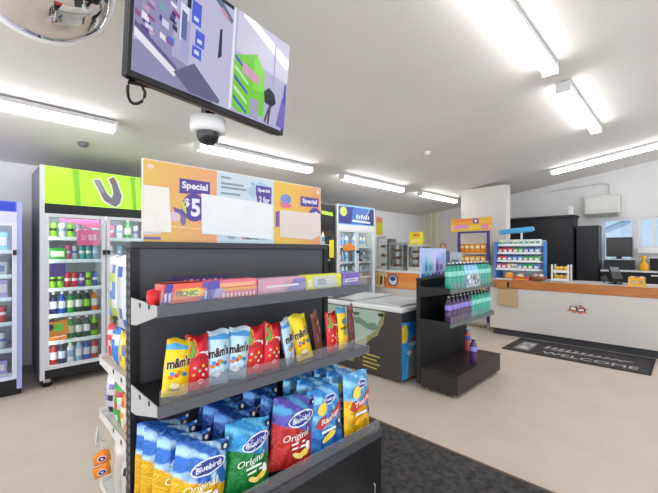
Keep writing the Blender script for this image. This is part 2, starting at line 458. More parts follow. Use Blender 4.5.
# ------------------------------------------------------------------ glass door fridges
ROWN = ['top', 'second', 'third', 'fourth', 'fifth', 'bottom']
def fridge(label, X0, X1, Yf, Yb, zb, zt, zh, ndoor, frame, side, shelves, castors, header_fn, name='drinks_fridge', band=M('#1c1d20', .4), doorc=None, inner=M('#d9dfe2', .5)):
    cx = (X0+X1)/2
    o = thing(name, label, 'fridge', (cx, (Yf+Yb)/2, 0))
    b = MB(); t = .04
    b.box(X0, X0+t, Yf+.05, Yb, zb, zt, side); b.box(X1-t, X1, Yf+.05, Yb, zb, zt, side)
    b.box(X0, X0+.038, Yf, Yf+.05, zb, zt, frame); b.box(X1-.038, X1, Yf, Yf+.05, zb, zt, frame)
    b.box(X0+t, X1-t, Yf+.05, Yb, zt-.05, zt, side); b.box(X0+t, X1-t, Yf+.03, Yb, zb, zb+.09, BLACK)
    b.box(X0+t, X1-t, Yb-.03, Yb, zb+.09, zt-.05, inner)
    b.box(X0+t, X1-t, Yf+.09, Yb-.03, zh-.1, zh-.02, inner)
    b.build('cabinet', o)
    b = MB(); b.box(X0+.038, X1-.038, Yf+.004, Yf+.09, zh, zt, header_fn[0]); hd = b.build('header_panel', o)
    if len(header_fn) > 1: header_fn[1](hd)
    MB().box(X0+.038, X1-.038, Yf-.004, Yf+.09, zh-.1, zh, band).build('header_trim', o)
    # lamp strips behind the posts
    b = MB()
    b.box(X0+.045, X0+.065, Yf+.055, Yf+.08, zb+.15, zh-.10, EM('#f4fbff', 7.0))
    b.box(X0+.065, X1-.1, Yf+.055, Yf+.08, zh-.125, zh-.10, EM('#f4fbff', 7.0))
    b.build('lamp_strip', o)
    dw = (X1-X0-.076-.01*(ndoor-1)) / ndoor
    for k in range(ndoor):
        x0 = X0+.038+k*(dw+.01); x1 = x0+dw; f = .034
        dc = doorc or frame
        b = MB(); za, zb_ = zb+.1, zh-.1
        b.box(x0, x0+f, Yf-.01, Yf+.03, za, zb_, dc); b.box(x1-f, x1, Yf-.01, Yf+.03, za, zb_, dc)
        b.box(x0+f, x1-f, Yf-.01, Yf+.03, za, za+f, dc); b.box(x0+f, x1-f, Yf-.01, Yf+.03, zb_-f, zb_, dc)
        d_ = b.build('door', o)
        MB().box(x0+f, x1-f, Yf+.008, Yf+.014, za+f, zb_-f, CLEAR).build('door_glass', d_)
        hx = x1-.03 if (k % 2 == 0 and ndoor > 1) or ndoor == 1 else x0+.004
        b = MB(); b.box(hx, hx+.026, Yf-.04, Yf-.011, 1.36, 1.41, BLACK)
        b.build('handle', d_)
    for z in shelves:
        b = MB(); b.box(X0+.045, X1-.045, Yf+.10, Yb-.06, z-.012, z, M('#e8ecee', .4)); b.box(X0+.045, X1-.045, Yf+.085, Yf+.10, z-.025, z+.012, M('#dfeeee', .4))
        b.build('shelf', o)
    if castors:
        for x in (X0+.06, X1-.06):
            for y in (Yf+.07, Yb-.07):
                b = MB(); b.lathe([(.02, -.015), (.045, -.014), (.045, .014), (.02, .015)], RUBBER, (x, y, .045), 14, axis=(0, 1, 0))
                b.box(x-.03, x+.03, y-.02, y+.02, .05, zb, STEEL); b.build('castor', o)
    else:
        b = MB(); b.box(X0, X1, Yf+.06, Yb, 0, zb, BLACK); b.build('plinth', o)
    return o

# lime green fridge
def v_emblem(hd):
    b = MB(); mp = lambda x, z: (x, 4.61, z)
    ax, az = 1.10, 2.095
    V = [(-.135,.079),(-.0855,.095),(-.069,.07),(-.0115,-.053),(.038,-.103),(.0575,-.043),(.038,.05),(.01,.111),(.054,.141),(.082,.098),(.136,-.062),(.12,-.146),(.079,-.193),(.038,-.178),(-.036,-.133),(-.094,-.0056)]
    big = [(-.155,.082),(-.08,.112),(-.055,.075),(0,-.045),(.03,-.075),(.04,-.04),(.02,.05),(-.01,.115),(.055,.16),(.1,.105),(.155,-.062),(.137,-.155),(.08,-.21),(.03,-.195),(-.05,-.145),(-.11,-.01)]
    b.prism([(ax+p[0], az+p[1]) for p in big], M('#eef6d4', .4), mp, (0, -.006, 0))
    b.prism([(ax+p[0], az+p[1]) for p in V], M('#6f7078', .3, .5), mp, (0, -.014, 0))
    y2 = 4.5955
    b.poly([(ax+.012, y2, az+.108), (ax+.054, y2, az+.139), (ax+.08, y2, az+.098), (ax+.06, y2, az+.07), (ax+.035, y2, az+.06)], M('#8a6a58', .35, .4))
    b.poly([(ax-.128, y2, az+.078), (ax-.09, y2, az+.088), (ax-.03, y2, az-.05), (ax-.06, y2, az-.055)], M('#90929c', .3, .5))
    b.build('emblem', hd)
    for x, w_ in ((.80, .05), (1.36, .04), (1.46, .12)):
        b = MB(); b.poly([(x, 4.6125, 1.89), (x+w_, 4.6125, 1.89), (x+w_*.6, 4.6125, 2.265), (x-.03, 4.6125, 2.265)], M('#86cc2a', .35)); b.build('header_stripe', hd)
LIME = M('#9be22c', .3, 0, .35, .03)
GF = fridge('tall two-door drinks fridge with lime green header and silver emblem', .504, 1.66, 4.61, 5.28, .09, 2.27, 1.885, 2,
            M('#c9cbce', .4), M('#7f8186', .5), [1.54, 1.30, 1.0, .725, .446, .185], True, (LIME, v_emblem))
rows = {
 'left': [(1.54, [('drink can','lime green'),('drink can','white'),('drink can','lime green'),('drink can','grey'),('drink can','pink'),('drink can','white')]),
          (1.30, [('box','green'),None,('drink can','pink'),('drink can','silver'),('drink can','teal'),('drink can','teal'),('drink can','light blue')]),
          (1.0, [('drink can','lime green'),('drink can','lime green'),('drink can','red'),('drink can','red'),('drink can','purple'),('drink can','lime green'),('drink can','blue')]),
          (.725, [('drink bottle','navy'),('drink bottle','blue'),('drink bottle','green'),('drink bottle','dark green'),('drink bottle','black'),('drink bottle','orange')]),
          (.446, [('box','orange'),None,('drink bottle','green'),('drink bottle','dark green'),('drink bottle','dark green'),('drink bottle','lime green')]),
          (.185, [('drink bottle','red'),('drink bottle','navy'),('drink bottle','white'),('drink bottle','light blue'),('drink bottle','blue'),('drink bottle','red')])],
 'right': [(1.54, [('drink can','pink'),('drink can','white'),('drink bottle','green'),('drink can','silver'),('drink can','pink')]),
           (1.30, [('drink can','white'),('drink can','light blue'),('drink can','navy'),('drink can','white'),('drink can','silver')]),
           (1.0, [('drink can','yellow'),('drink can','lime green'),('drink can','blue'),('drink can','red'),('drink can','black')]),
           (.725, [('drink bottle','green'),('drink bottle','white'),('drink bottle','black'),('drink bottle','red'),('drink bottle','blue')]),
           (.446, [('drink bottle','yellow'),('drink bottle','green'),('drink bottle','orange'),('drink bottle','blue'),('drink bottle','red')]),
           (.185, [('drink bottle','light blue'),('drink bottle','white'),('drink bottle','red'),('drink bottle','navy'),('drink bottle','green')])]}
def stock(rows, fname, door, x0, x1, y):
    for ri, (z, items) in enumerate(rows):
        n = len(items); dx = (x1-x0)/n; cnt = 0
        for k, it in enumerate(items):
            if it is None: continue
            x = x0+dx*(k+.5) + (dx*.5 if it[0] == 'box' else 0)
            lab = '%s %s %s from left, %s shelf behind %s door of the %s' % (it[1], it[0], ORD[cnt], ROWN[min(ri, 5)] if ri < len(rows)-1 else 'bottom', door, fname)
            if door is None: lab = '%s %s %s from left on the %s shelf of the %s' % (it[1], it[0], ORD[cnt], ROWN[min(ri, 5)] if ri < len(rows)-1 else 'bottom', fname)
            cnt += 1
            place_drink(it[0], it[1], (x, y, z+.001), lab, 'drinks in the %s' % fname)
stock(rows['left'], 'green fridge', 'left', .60, 1.05, 4.80)
stock(rows['right'], 'green fridge', 'right', 1.13, 1.58, 4.80)
# pink shelf cards inside
def card(pts, m_, label, name='price_card', cat='price card', group=None, thick=(0, .004, 0), deco=None):
    b = MB(); b.prism(pts, m_, lambda x, z: (x, card.y, z), thick)
    if deco: deco(b)
    return tag(b.build(name), label, cat, group)
card.y = 4.64
def d5(b):
    mp = lambda x, z: (x, card.y-.001, z); b.text('$5', .96, 1.545, None, .07, M('#f0d4de', .5), mp, .02); b.text('2/', .88, 1.545, None, .05, M('#f0d4de', .5), mp)
card([(.82,1.46),(1.03,1.46),(1.03,1.63),(.82,1.63)], M('#dd5f92', .5), 'pink price card inside left door of the green fridge', deco=d5)
card.y = 4.72
card([(.68,1.745),(1.04,1.745),(1.04,1.655),(.82,1.70),(.68,1.725)], M('#d84a78', .5), 'long pink shelf strip along the top of the green fridge', 'shelf_strip', 'shelf strip')
card.y = 4.655
def tagd(b):
    mp = lambda x, z: (x, card.y-.001, z); b.ell(.585, .61, .035, .035, M('#2b2f55', .5), mp); b.ell(.66, .60, .05, .045, M('#79c63a', .5), mp)
card([(.57,.50),(.74,.52),(.74,.68),(.57,.66)], M('#e38a2a', .5), 'orange price card inside lower left of the green fridge', deco=tagd)
card([(.585,1.13),(.72,1.13),(.72,1.27),(.60,1.27)], M('#4d3d86', .5), 'purple printed card under the second shelf of the green fridge')

# blue framed fridge far left
def bhead(hd):
    b = MB(); mp = lambda x, z: (x, 4.584, z); b.poly([(-.31,1.868),(.315,1.868),(.315,1.785),(-.31,1.785)], M('#3347c4', .4), mp); b.build('header_badge', hd)
BF = fridge('slim drinks fridge with blue-violet frame at the left edge', -.36, .364, 4.586, 5.2, .07, 1.876, 1.775, 1,
            M('#a3a6e2', .4), M('#6f74d4', .5), [1.40, 1.16, .94, .70, .44, .20], False, (M('#5a68d0', .35, 0, .1, .03), bhead), doorc=M('#d3d4e6', .4), band=M('#c9cbe4', .4))
cols = [[('carton','white'),('carton','light blue'),('carton','white'),('carton','blue'),('carton','white'),('carton','light blue')],
        [('box','grey'),None,('carton','white'),('carton','navy'),('box','silver'),None],
        [('carton','lilac'),('carton','navy'),('carton','lilac'),('carton','white'),('carton','navy'),('carton','lilac')],
        [('drink can','red'),('drink can','white'),('drink can','red'),('drink can','red'),('drink can','orange'),('drink can','red')],
        [('drink can','teal'),('drink can','navy'),('drink can','teal'),('drink can','light blue'),('drink can','teal'),('drink can','silver')],
        [('box','navy'),None,('carton','purple'),('carton','navy'),('box','lilac'),None]]
stock([(z, c) for z, c in zip([1.40, 1.16, .94, .70, .44, .20], cols)], 'blue-framed fridge', None, -.27, .28, 4.77)

# black fridge with green lettering and white fridge with purple header
def ghead(hd):
    b = MB(); mp = lambda x, z: (x, 4.61, z)
    b.poly([(4.26,2.14),(4.30,2.14),(4.33,2.06),(4.38,2.16),(4.41,2.14),(4.35,2.02),(4.31,2.02)], M('#a6e03a', .4, 0, .2, 0), mp)
    b.poly([(4.42,2.06),(4.72,2.04),(4.70,2.10),(4.42,2.12)], M('#a6e03a', .4, 0, .2, 0), mp); b.ell(4.12, 2.08, .09, .06, M('#a6e03a', .4, 0, .2, 0), mp)
    b.build('lettering', hd)
fridge('black two-door drinks fridge with green lettering, mostly behind poster board', 3.62, 4.78, 4.61, 5.28, .09, 2.24, 1.885, 2,
       M('#2a2b2e', .4), M('#1d1e20', .5), [1.52, 1.24, .96, .66, .38, .2], True, (M('#232527', .35), ghead))
def phead(hd):
    b = MB(); y = 4.6125; mp = lambda x, z: (x, y, z)
    b.poly([(4.86,1.92),(5.25,1.92),(5.32,2.25),(4.86,2.25)], M('#46458c', .4), mp)
    y = 4.611; b.poly([(5.20,1.92),(5.60,1.92),(5.76,2.25),(5.28,2.25)], M('#4a78c4', .4), mp)
    b.poly([(5.6,1.92),(5.92,1.92),(5.92,2.25),(5.8,2.25)], M('#2f3f7c', .4), mp)
    b.ell(5.0, 2.15, .1, .09, M('#c9d46a', .4), mp)
    y = 4.609; [b.poly([(5.36+.07*k,2.03),(5.40+.07*k,2.03),(5.42+.07*k,2.12-.02*(k%2)),(5.38+.07*k,2.12-.02*(k%2))], M('#e4ecf6', .4), mp) for k in range(6)]
    b.poly([(5.25,1.97),(5.8,1.95),(5.8,1.99),(5.25,2.01)], M('#dfe7f2', .4), mp)
    b.build('lettering', hd)
fridge('white two-door drinks fridge with purple and blue header', 4.82, 5.96, 4.61, 5.28, .09, 2.28, 1.90, 2,
       M('#dedfe0', .4), M('#c8cacc', .5), [1.48, 1.18, .88, .58, .36, .2], True, (M('#7fb0dc', .35, 0, .25, .03), phead), band=M('#e4e5e6', .4), doorc=M('#cfd6d8', .4))
stock([(1.52, [('drink bottle','white'),('drink bottle','pink'),('drink bottle','white'),('drink bottle','lilac'),('drink bottle','white')]),
       (1.24, [('drink bottle','lilac'),('drink can','white'),('drink can','silver'),('drink bottle','light blue'),('drink bottle','white')]),
       (.96, [('drink bottle','white'),('drink bottle','light blue'),('drink bottle','lilac'),('drink bottle','white'),('drink bottle','mint')])], 'black fridge', 'right', 4.27, 4.68, 4.80)
stock([(1.48, [('milk bottle','pink'),('milk bottle','white'),('milk bottle','lilac'),('milk bottle','white')]),
       (1.18, [('milk bottle','white'),('carton','orange'),('milk bottle','light blue'),('milk bottle','white')]),
       (.88, [('milk bottle','white'),('milk bottle','lilac'),('milk bottle','white'),('milk bottle','mint')])], 'white fridge', 'left', 4.90, 5.34, 4.80)
stock([(1.48, [('milk bottle','white'),('milk bottle','light blue'),('milk bottle','cream'),('milk bottle','white')]),
       (1.18, [('milk bottle','light blue'),('milk bottle','white'),('carton','navy'),('milk bottle','white')]),
       (.88, [('milk bottle','white'),('milk bottle','light blue'),('milk bottle','white'),('milk bottle','teal')])], 'white fridge', 'right', 5.44, 5.88, 4.80)
card.y = 4.59
card([(4.60,1.28),(4.72,1.28),(4.72,1.60),(4.60,1.60)], M('#e6d83a', .5), 'yellow vertical price card on the black fridge door')
card([(4.98,1.40),(5.30,1.42),(5.30,1.50),(5.14,1.56),(4.98,1.50)], M('#e08a3a', .5), 'orange sticker card across the white fridge left door')
# ------------------------------------------------------------------ main display shelving
GX0, GX1, GYF, GYB = .467, 1.608, 1.22, 1.64
PANEL = M('#4d4e53', .5, 0, 0, .04, 3.); BASEP = M('#17181b', .45, 0, 0, .05, 4.); SHELF = M('#222327', .45, 0, 0, .05, 5.)
RAIL = M('#5c5e64', .4, .1); BRK = M('#b4b4b0', .45); CREAM = M('#dedbd4', .45)
LIP = film('#d3d6d8', .10, 'acrylic')
g = thing('display_shelving', 'dark freestanding snack shelving unit in the foreground, white shelves behind', 'shelving', ((GX0+GX1)/2, GYB+.02, 0))
b = MB(); b.box(GX0+.035, GX1-.035, GYB-.01, GYB+.005, .40, 1.41, PANEL); b.box(GX0+.035, GX1-.035, GYB+.006, GYB+.03, .2, 1.41, CREAM); b.build('back_panel', g)
b = MB(); b.box(GX0, GX1, GYB-.022, GYB+.036, 1.41, 1.44, M('#3a3b40', .45), .004); b.build('top_rail', g)
for x in (GX0, GX1-.035):
    b = MB(); b.box(x, x+.035, GYB-.022, GYB+.036, 0, 1.41, M('#1d1d20', .45))
    sl = M('#9a9a9c', .5)
    for k in range(26):
        z = .42+k*.038
        for y in (GYB-.012, GYB+.022):
            b.box(x-.0012 if x == GX0 else x+.035, x if x == GX0 else x+.0362, y, y+.006, z, z+.02, sl)
        b.box(x+.010, x+.014, GYB-.0232, GYB-.022, z, z+.02, BLACK); b.box(x+.021, x+.025, GYB-.0232, GYB-.022, z, z+.02, BLACK)
    b.build('upright', g)
GXS = 1.642
def fshelf(z, yf, lip):
    b = MB(); b.box(GX0+.004, GXS-.004, yf+.012, GYB-.024, z-.028, z, SHELF); sh = b.build('shelf', g)
    b = MB(); b.box(GX0, GXS, yf, yf+.012, z-.034, z+.008, RAIL); b.build('ticket_rail', sh)
    b = MB(); b.box(GX0+.01, GXS-.01, yf+.012, yf+.016, z+.001, z+lip, LIP); b.build('clear_lip', sh)
    for x in (GX0, GXS-.004):
        b = MB(); b.prism([(yf+.013, z-.032), (yf+.013, z+.006), (GYB-.03, z+.010), (GYB-.03, z-.10), (GYB-.09, z-.095)], BRK, lambda y, q: (x, y, q), (.0035, 0, 0))
        for y, q in ((yf+.09, z-.005), (yf+.19, z-.01)):
            b.ell(y, q, .011, .011, BLACK, lambda a, c_: (x-.0008 if x == GX0 else x+.0043, a, c_), 10)
        b.build('bracket', sh)
Z1, Z2, Z3 = 1.20, .845, .396
fshelf(Z1, 1.31, .05); fshelf(Z2, 1.31, .06)
b = MB(); b.box(GX0, GXS, GYF+.012, GYB-.024, Z3-.03, Z3, SHELF); bs = b.build('base_shelf', g)
MB().box(GX0, GXS, GYF, GYF+.012, Z3-.035, Z3+.006, M('#44464b', .4)).build('ticket_rail', bs)
MB().box(GX0+.006, GXS-.006, GYF+.012, GYF+.016, Z3+.001, Z3+.06, LIP).build('clear_lip', bs)
b = MB(); b.box(GX0+.003, GXS-.003, GYF+.004, GYF+.02, 0, Z3-.036, BASEP); b.box(GX0+.003, GX0+.015, GYF+.02, GYB-.024, 0, Z3-.032, BASEP); b.box(GXS-.015, GXS-.003, GYF+.02, GYB-.024, 0, Z3-.032, BASEP); b.build('kick_panel', g)
b = MB(); b.tube([(GXS-.07, GYF+.003, .05), (GXS-.07, GYF-.004, .055), (GXS-.07, GYF-.004, .12), (GXS-.07, GYF+.003, .125)], .004, STEEL, 6); b.build('base_clip', g)
# rear white shelves
BZ = [1.06, .86, .59, .24]
for k in range(4):
    x = .50+.34*k
    b = MB(); b.tube([(x, GYB+.03, 1.365), (x, GYB+.33, 1.372), (x, GYB+.345, 1.39)], .004, STEEL, 6); tag(b.build('peg_hook', g), 'steel peg hook')
for i, z in enumerate(BZ):
    if i == 0: continue
    yb = GYB+.46 if i else GYB+.40
    b = MB(); b.box(GX0+.004, GX1-.004, GYB+.038, yb-.012, z-.025, z, CREAM); sh = b.build('shelf', g); tag(sh, 'white rear shelf')
    b = MB(); b.box(GX0-.002, GX1, yb-.012, yb, z-.03, z+.02, M('#dddbd5', .4)); b.build('ticket_rail', sh)
    for x in (GX0, GX1-.004):
        b = MB(); b.prism([(yb-.013, z-.03), (yb-.013, z+.004), (GYB+.04, z+.004), (GYB+.04, z-.06)], M('#d3d0c8', .45), lambda y, q: (x, y, q), (.0035, 0, 0))
        for y, q in ((GYB+.1, z-.02), (GYB+.22, z-.01)): b.ell(y, q, .012, .012, BLACK, lambda a, c_: (x-.0008 if x == GX0 else x+.0043, a, c_), 10)
        b.build('bracket', sh)
b = MB(); b.box(GX0, GX1, GYB+.038, GYB+.44, 0, .185, CREAM); tag(b.build('rear_plinth', g), 'white rear plinth')

# ------------------------------------------------------------------ poster board on top
sg = thing('promotional_sign', 'long orange and pale blue price poster board standing on dark shelving', 'sign', (1.06, 1.66, 1.44))
SX0, SX1, SZ0, SZ1, SY = .525, 1.580, 1.4405, 1.80, 1.655
acr = M('#ebe6da', .3)
MB().box(SX0, SX1, SY, SY+.012, SZ0, SZ1, acr).build('board', sg)
def ramp(a, c, key, x0, x1):
    m = bpy.data.materials.new(key); m.use_nodes = True; nt = m.node_tree; p = nt.nodes['Principled BSDF']
    tc = nt.nodes.new('ShaderNodeTexCoord'); sp_ = nt.nodes.new('ShaderNodeSeparateXYZ'); mr = nt.nodes.new('ShaderNodeMapRange'); mx = nt.nodes.new('ShaderNodeMix'); mx.data_type = 'RGBA'
    nt.links.new(tc.outputs['Object'], sp_.inputs[0]); nt.links.new(sp_.outputs[0], mr.inputs[0]); mr.inputs[1].default_value = x0; mr.inputs[2].default_value = x1
    nt.links.new(mr.outputs[0], mx.inputs['Factor']); mx.inputs['A'].default_value = lin(a); mx.inputs['B'].default_value = lin(c)
    nt.links.new(mx.outputs['Result'], p.inputs['Base Color']); p.inputs['Roughness'].default_value = .35
    return m
ORA = ramp('#e3b65c', '#e29a78', 'poster_orange_printed', -.50, -.12); ORB = ramp('#e6ba50', '#e39a6a', 'poster_orange_print_b', .27, .5); BLU = M('#c6d6e0', .35, 0, 0, .05, 6.)
PUR = M('#5a4a94', .4); PAP = M('#d6d2ca', .6, 0, 0, .03, 12.); LILAC = M('#e9e6f2', .4)
def layer(k): return lambda x, z: (x, SY-.001-.0006*k, z)
# left orange poster
b = MB(); b.poly([(SX0+.004,SZ0),(.868,SZ0),(.868,SZ1-.004),(SX0+.004,SZ1-.004)], ORA, layer(0))
b.poly([(SX0+.004,1.515),(.868,1.50),(.868,1.504),(SX0+.004,1.519)], M('#f3d9a4', .4), layer(1))
b.poly([(.683,1.665),(.832,1.675),(.832,1.735),(.683,1.735)], PUR, layer(1)); b.text('Special', .757, 1.702, .125, .042, LILAC, layer(2), .03)
b.ell(.753, 1.605, .058, .066, PUR, layer(1)); b.text('$', .718, 1.625, None, .042, LILAC, layer(2), .02); b.text('5', .759, 1.605, .045, .085, LILAC, layer(2), .04)
b.poly([(.652,1.60),(.70,1.59),(.715,1.55),(.70,1.535),(.664,1.575)], M('#6a5aa0', .4), layer(1)); b.poly([(.69,1.625),(.712,1.63),(.716,1.57),(.70,1.585)], M('#c9cf5a', .4), layer(2))
b.ell(.66, 1.555, .03, .022, M('#d6c0c8', .4), layer(2)); b.ell(.70, 1.545, .013, .028, M('#7b7390', .4), layer(2))
b.ell(.558, 1.768, .014, .011, M('#eccbb8', .4), layer(1))
b.poly([(.53,1.45),(.60,1.45),(.60,1.462),(.53,1.462)], M('#7a6aa6', .4), layer(1)); b.poly([(.53,1.47),(.60,1.475),(.60,1.50),(.53,1.50)], M('#d9cfd8', .4), layer(1))
tag(b.build('poster', sg), 'orange poster with purple price badge')
# middle blue poster
b = MB(); b.poly([(.872,SZ0),(1.212,SZ0),(1.212,SZ1-.004),(.872,SZ1-.004)], BLU, layer(0))
TX = M('#8d9aa6', .5)
for k, (z, a, c_) in enumerate(((1.765,.89,.945),(1.735,.89,1.02),(1.715,.89,1.035),(1.685,.89,1.0))): b.poly([(a,z),(c_,z),(c_,z+.011),(a,z+.011)], TX, layer(1))
b.poly([(1.08,1.68),(1.17,1.76),(1.12,1.78),(1.03,1.72)], M('#a9c4d4', .4), layer(1)); b.ell(1.075,1.76,.012,.008,M('#8fb0c4',.4),layer(2))
b.poly([(1.095,1.70),(1.198,1.705),(1.198,1.755),(1.095,1.755)], PUR, layer(2)); b.text('Special', 1.147, 1.73, .08, .026, LILAC, layer(3), .03)
b.poly([(1.105,1.645),(1.198,1.645),(1.195,1.705),(1.10,1.705)], PUR, layer(1)); b.text('2 for', 1.15, 1.68, .07, .036, LILAC, layer(2), .03)
for x, c_ in ((.95,'#9aa8b8'),(1.03,'#b79a8a'),(1.06,'#7f9fb4'),(1.10,'#8fa9b5'),(1.14,'#9fb0b8')): b.ell(x, 1.475, .025, .016, M(c_, .4), layer(1))
tag(b.build('poster', sg), 'pale blue poster with small purple badge')
b = MB(); b.poly([(1.216,SZ0),(SX1-.004,SZ0),(SX1-.004,SZ1-.004),(1.216,SZ1-.004)], ORB, layer(0))
b.poly([(1.41,1.67),(1.56,1.675),(1.56,1.73),(1.41,1.73)], PUR, layer(1)); b.text('Special', 1.485, 1.702, .12, .036, LILAC, layer(2), .03)
b.ell(1.53, 1.615, .055, .055, PUR, layer(1)); b.text('$', 1.508, 1.62, None, .04, LILAC, layer(2)); b.text('3', 1.54, 1.615, None, .06, LILAC, layer(2), .03)
b.ell(1.30, 1.70, .04, .03, M('#7d8fc8', .4), layer(1)); b.poly([(1.25,1.68),(1.35,1.67),(1.32,1.65),(1.27,1.65)], M('#d9708c', .4), layer(2))
b.ell(1.345, 1.515, .03, .014, M('#6aae5a', .4), layer(3)); b.ell(1.555, 1.77, .012, .012, M('#f3d8c4', .4), layer(1))
b.poly([(1.226,1.535),(1.252,1.54),(1.252,1.63),(1.226,1.62)], M('#7a5aa0', .4), layer(1))
tag(b.build('poster', sg), 'orange poster with a purple label')
for i, pts in enumerate(([(.528,1.484),(.646,1.484),(.636,1.684),(.528,1.684)], [(.789,1.483),(1.205,1.464),(1.205,1.66),(.787,1.676)], [(1.255,1.48),(1.50,1.47),(1.574,1.50),(1.574,1.635),(1.255,1.635)])):
    b = MB(); fm = M('#ece6dc', .5, 0, 0, .06, 14.) if i == 0 else (M('#e6e9ea', .5, 0, 0, .06, 9.) if i == 1 else film('#f2e6dc', .72, 'paper'))
    b.prism(pts, fm, lambda x, z: (x, SY-.0045, z), (0, .001, 0))
    tag(b.build('paper_notice', sg), 'blank pale paper notice')

# ------------------------------------------------------------------ bars boxes on the top shelf
FOILP = M('#5d4f96', .25, .2)
def bar_box(x0, x1, y0, y1, z0, h, base, deco, label, group='boxes of chocolate bars on the top shelf', name='bar_carton'):
    b = MB(); b.box(x0, x1, y0, y1, z0, z0+h, M(base, .35), .004)
    lay_ = [0]
    def mp(u, w): return (x0+(x1-x0)*u, y0-.0008-.0005*lay_[0], z0+h*w)
    def tp(u, w): return (x0+(x1-x0)*u, y0+(y1-y0)*w, z0+h+.0008+.0005*lay_[0])
    deco(b, mp, tp, lay_)
    return tag(b.build(name), label, 'box', group)
def patch(b, mp, pts, c, lay_): lay_[0] += 1; b.poly(pts, M(c, .35, .1), mp)
def picnic(b, mp, tp, L):
    patch(b, mp, [(.0,0),(.16,0),(.24,1),(.08,1)], '#5a4aa8', L); patch(b, mp, [(.80,0),(1,0),(1,1),(.88,1)], '#6a62b4', L)
    patch(b, mp, [(.22,.2),(.9,.3),(.95,.7),(.28,.8)], '#f08a5e', L); patch(b, mp, [(.45,.38),(.78,.32),(.92,.55),(.75,.75),(.4,.7)], '#f0d35a', L)
    L[0] += 1; b.text('PICNIC', .52, .5, .46, .26, M('#4f8a4a', .4), mp, .04)
    patch(b, tp, [(.1,.1),(.9,.1),(.9,.9),(.1,.9)], '#d8463c', L)
    for u in (.05, .13, .9): patch(b, mp, [(u,.1),(u+.04,.2),(u+.05,.6),(u,.5)], '#d9d2f0', L)
bar_box(.494, .675, 1.355, 1.425, Z1+.001, .076, '#ef6a58', picnic, 'coral chocolate bar box marked PICNIC at the left of the top shelf')
def cad(b, mp, tp, L):
    patch(b, mp, [(0,0),(.14,0),(.20,1),(0,1)], '#6258b0', L); patch(b, mp, [(.2,.62),(.95,.66),(.95,.86),(.2,.84)], '#f3b48c', L)
    patch(b, mp, [(.2,.40),(.97,.44),(.97,.6),(.2,.58)], '#eda436', L); patch(b, mp, [(.05,.1),(.3,.15),(.28,.55),(.12,.6)], '#b4a3da', L)
    for k in range(9): patch(b, mp, [(.24+k*.08,.10),(.28+k*.08,.10),(.29+k*.08,.30),(.25+k*.08,.32)], '#f6d8dc', L)
bar_box(.68, .905, 1.355, 1.425, Z1+.001, .079, '#e6768a', cad, 'pink and orange chocolate bar box, second from left on top shelf')
def pinkb(b, mp, tp, L):
    patch(b, mp, [(.05,.15),(.5,.2),(.48,.85),(.08,.8)], '#e6a6b4', L); patch(b, mp, [(.55,.1),(1,.1),(1,.9),(.75,.9)], '#8f86bf', L); patch(b, mp, [(.15,.4),(.85,.44),(.85,.56),(.15,.54)], '#f0e6ea', L)
bar_box(.912, 1.185, 1.355, 1.425, Z1+.001, .073, '#cfa3b4', pinkb, 'faded pink and lilac bar box, third from left on top shelf')
def yel(b, mp, tp, L):
    patch(b, mp, [(.2,.1),(.82,.1),(.82,.9),(.2,.9)], '#cfd2c2', L); patch(b, mp, [(.3,.3),(.55,.3),(.5,.7),(.3,.7)], '#9aa0ae', L); patch(b, mp, [(.04,.2),(.16,.2),(.16,.75),(.04,.7)], '#f2ecae', L)
bar_box(1.192, 1.455, 1.355, 1.425, Z1+.001, .076, '#d9da3e', yel, 'yellow bar box with grey middle on the top shelf')
def pur(b, mp, tp, L):
    patch(b, mp, [(.12,.3),(.9,.36),(.88,.62),(.14,.58)], '#d6cfe6', L); patch(b, mp, [(0,0),(.1,0),(.16,1),(0,1)], '#8a74c0', L); patch(b, mp, [(.25,.42),(.8,.46),(.8,.52),(.25,.5)], '#6d58a4', L)
bar_box(1.462, 1.605, 1.355, 1.425, Z1+.001, .076, '#7860b4', pur, 'purple bar box at the right end of the top shelf')
def dk(b, mp, tp, L):
    for k in range(7): patch(b, mp, [(.05+k*.13,.55),(.11+k*.13,.55),(.12+k*.13,.9),(.06+k*.13,.9)], '#c4b5de' if k % 2 else '#d06a92', L)
bar_box(.60, .80, 1.44, 1.53, Z1+.001, .092, '#38245a', dk, 'dark purple bar box standing behind the first two boxes')
b = MB(); b.lathe([(.006, 0), (.03, .008), (.034, .03), (.03, .052), (.006, .06)], M('#d3242c', .35), n=14)
b.v = [(x*1.1, y*.8, z) for x, y, z in b.v]
b.v = [(x*.6, y*.9, z) for x, y, z in b.v]
o = b.build('sweet_packet', local=True); o.location = (.472, 1.375, Z1+.002)
tag(o, 'small red sweet packet at the left end of top shelf', 'packet')

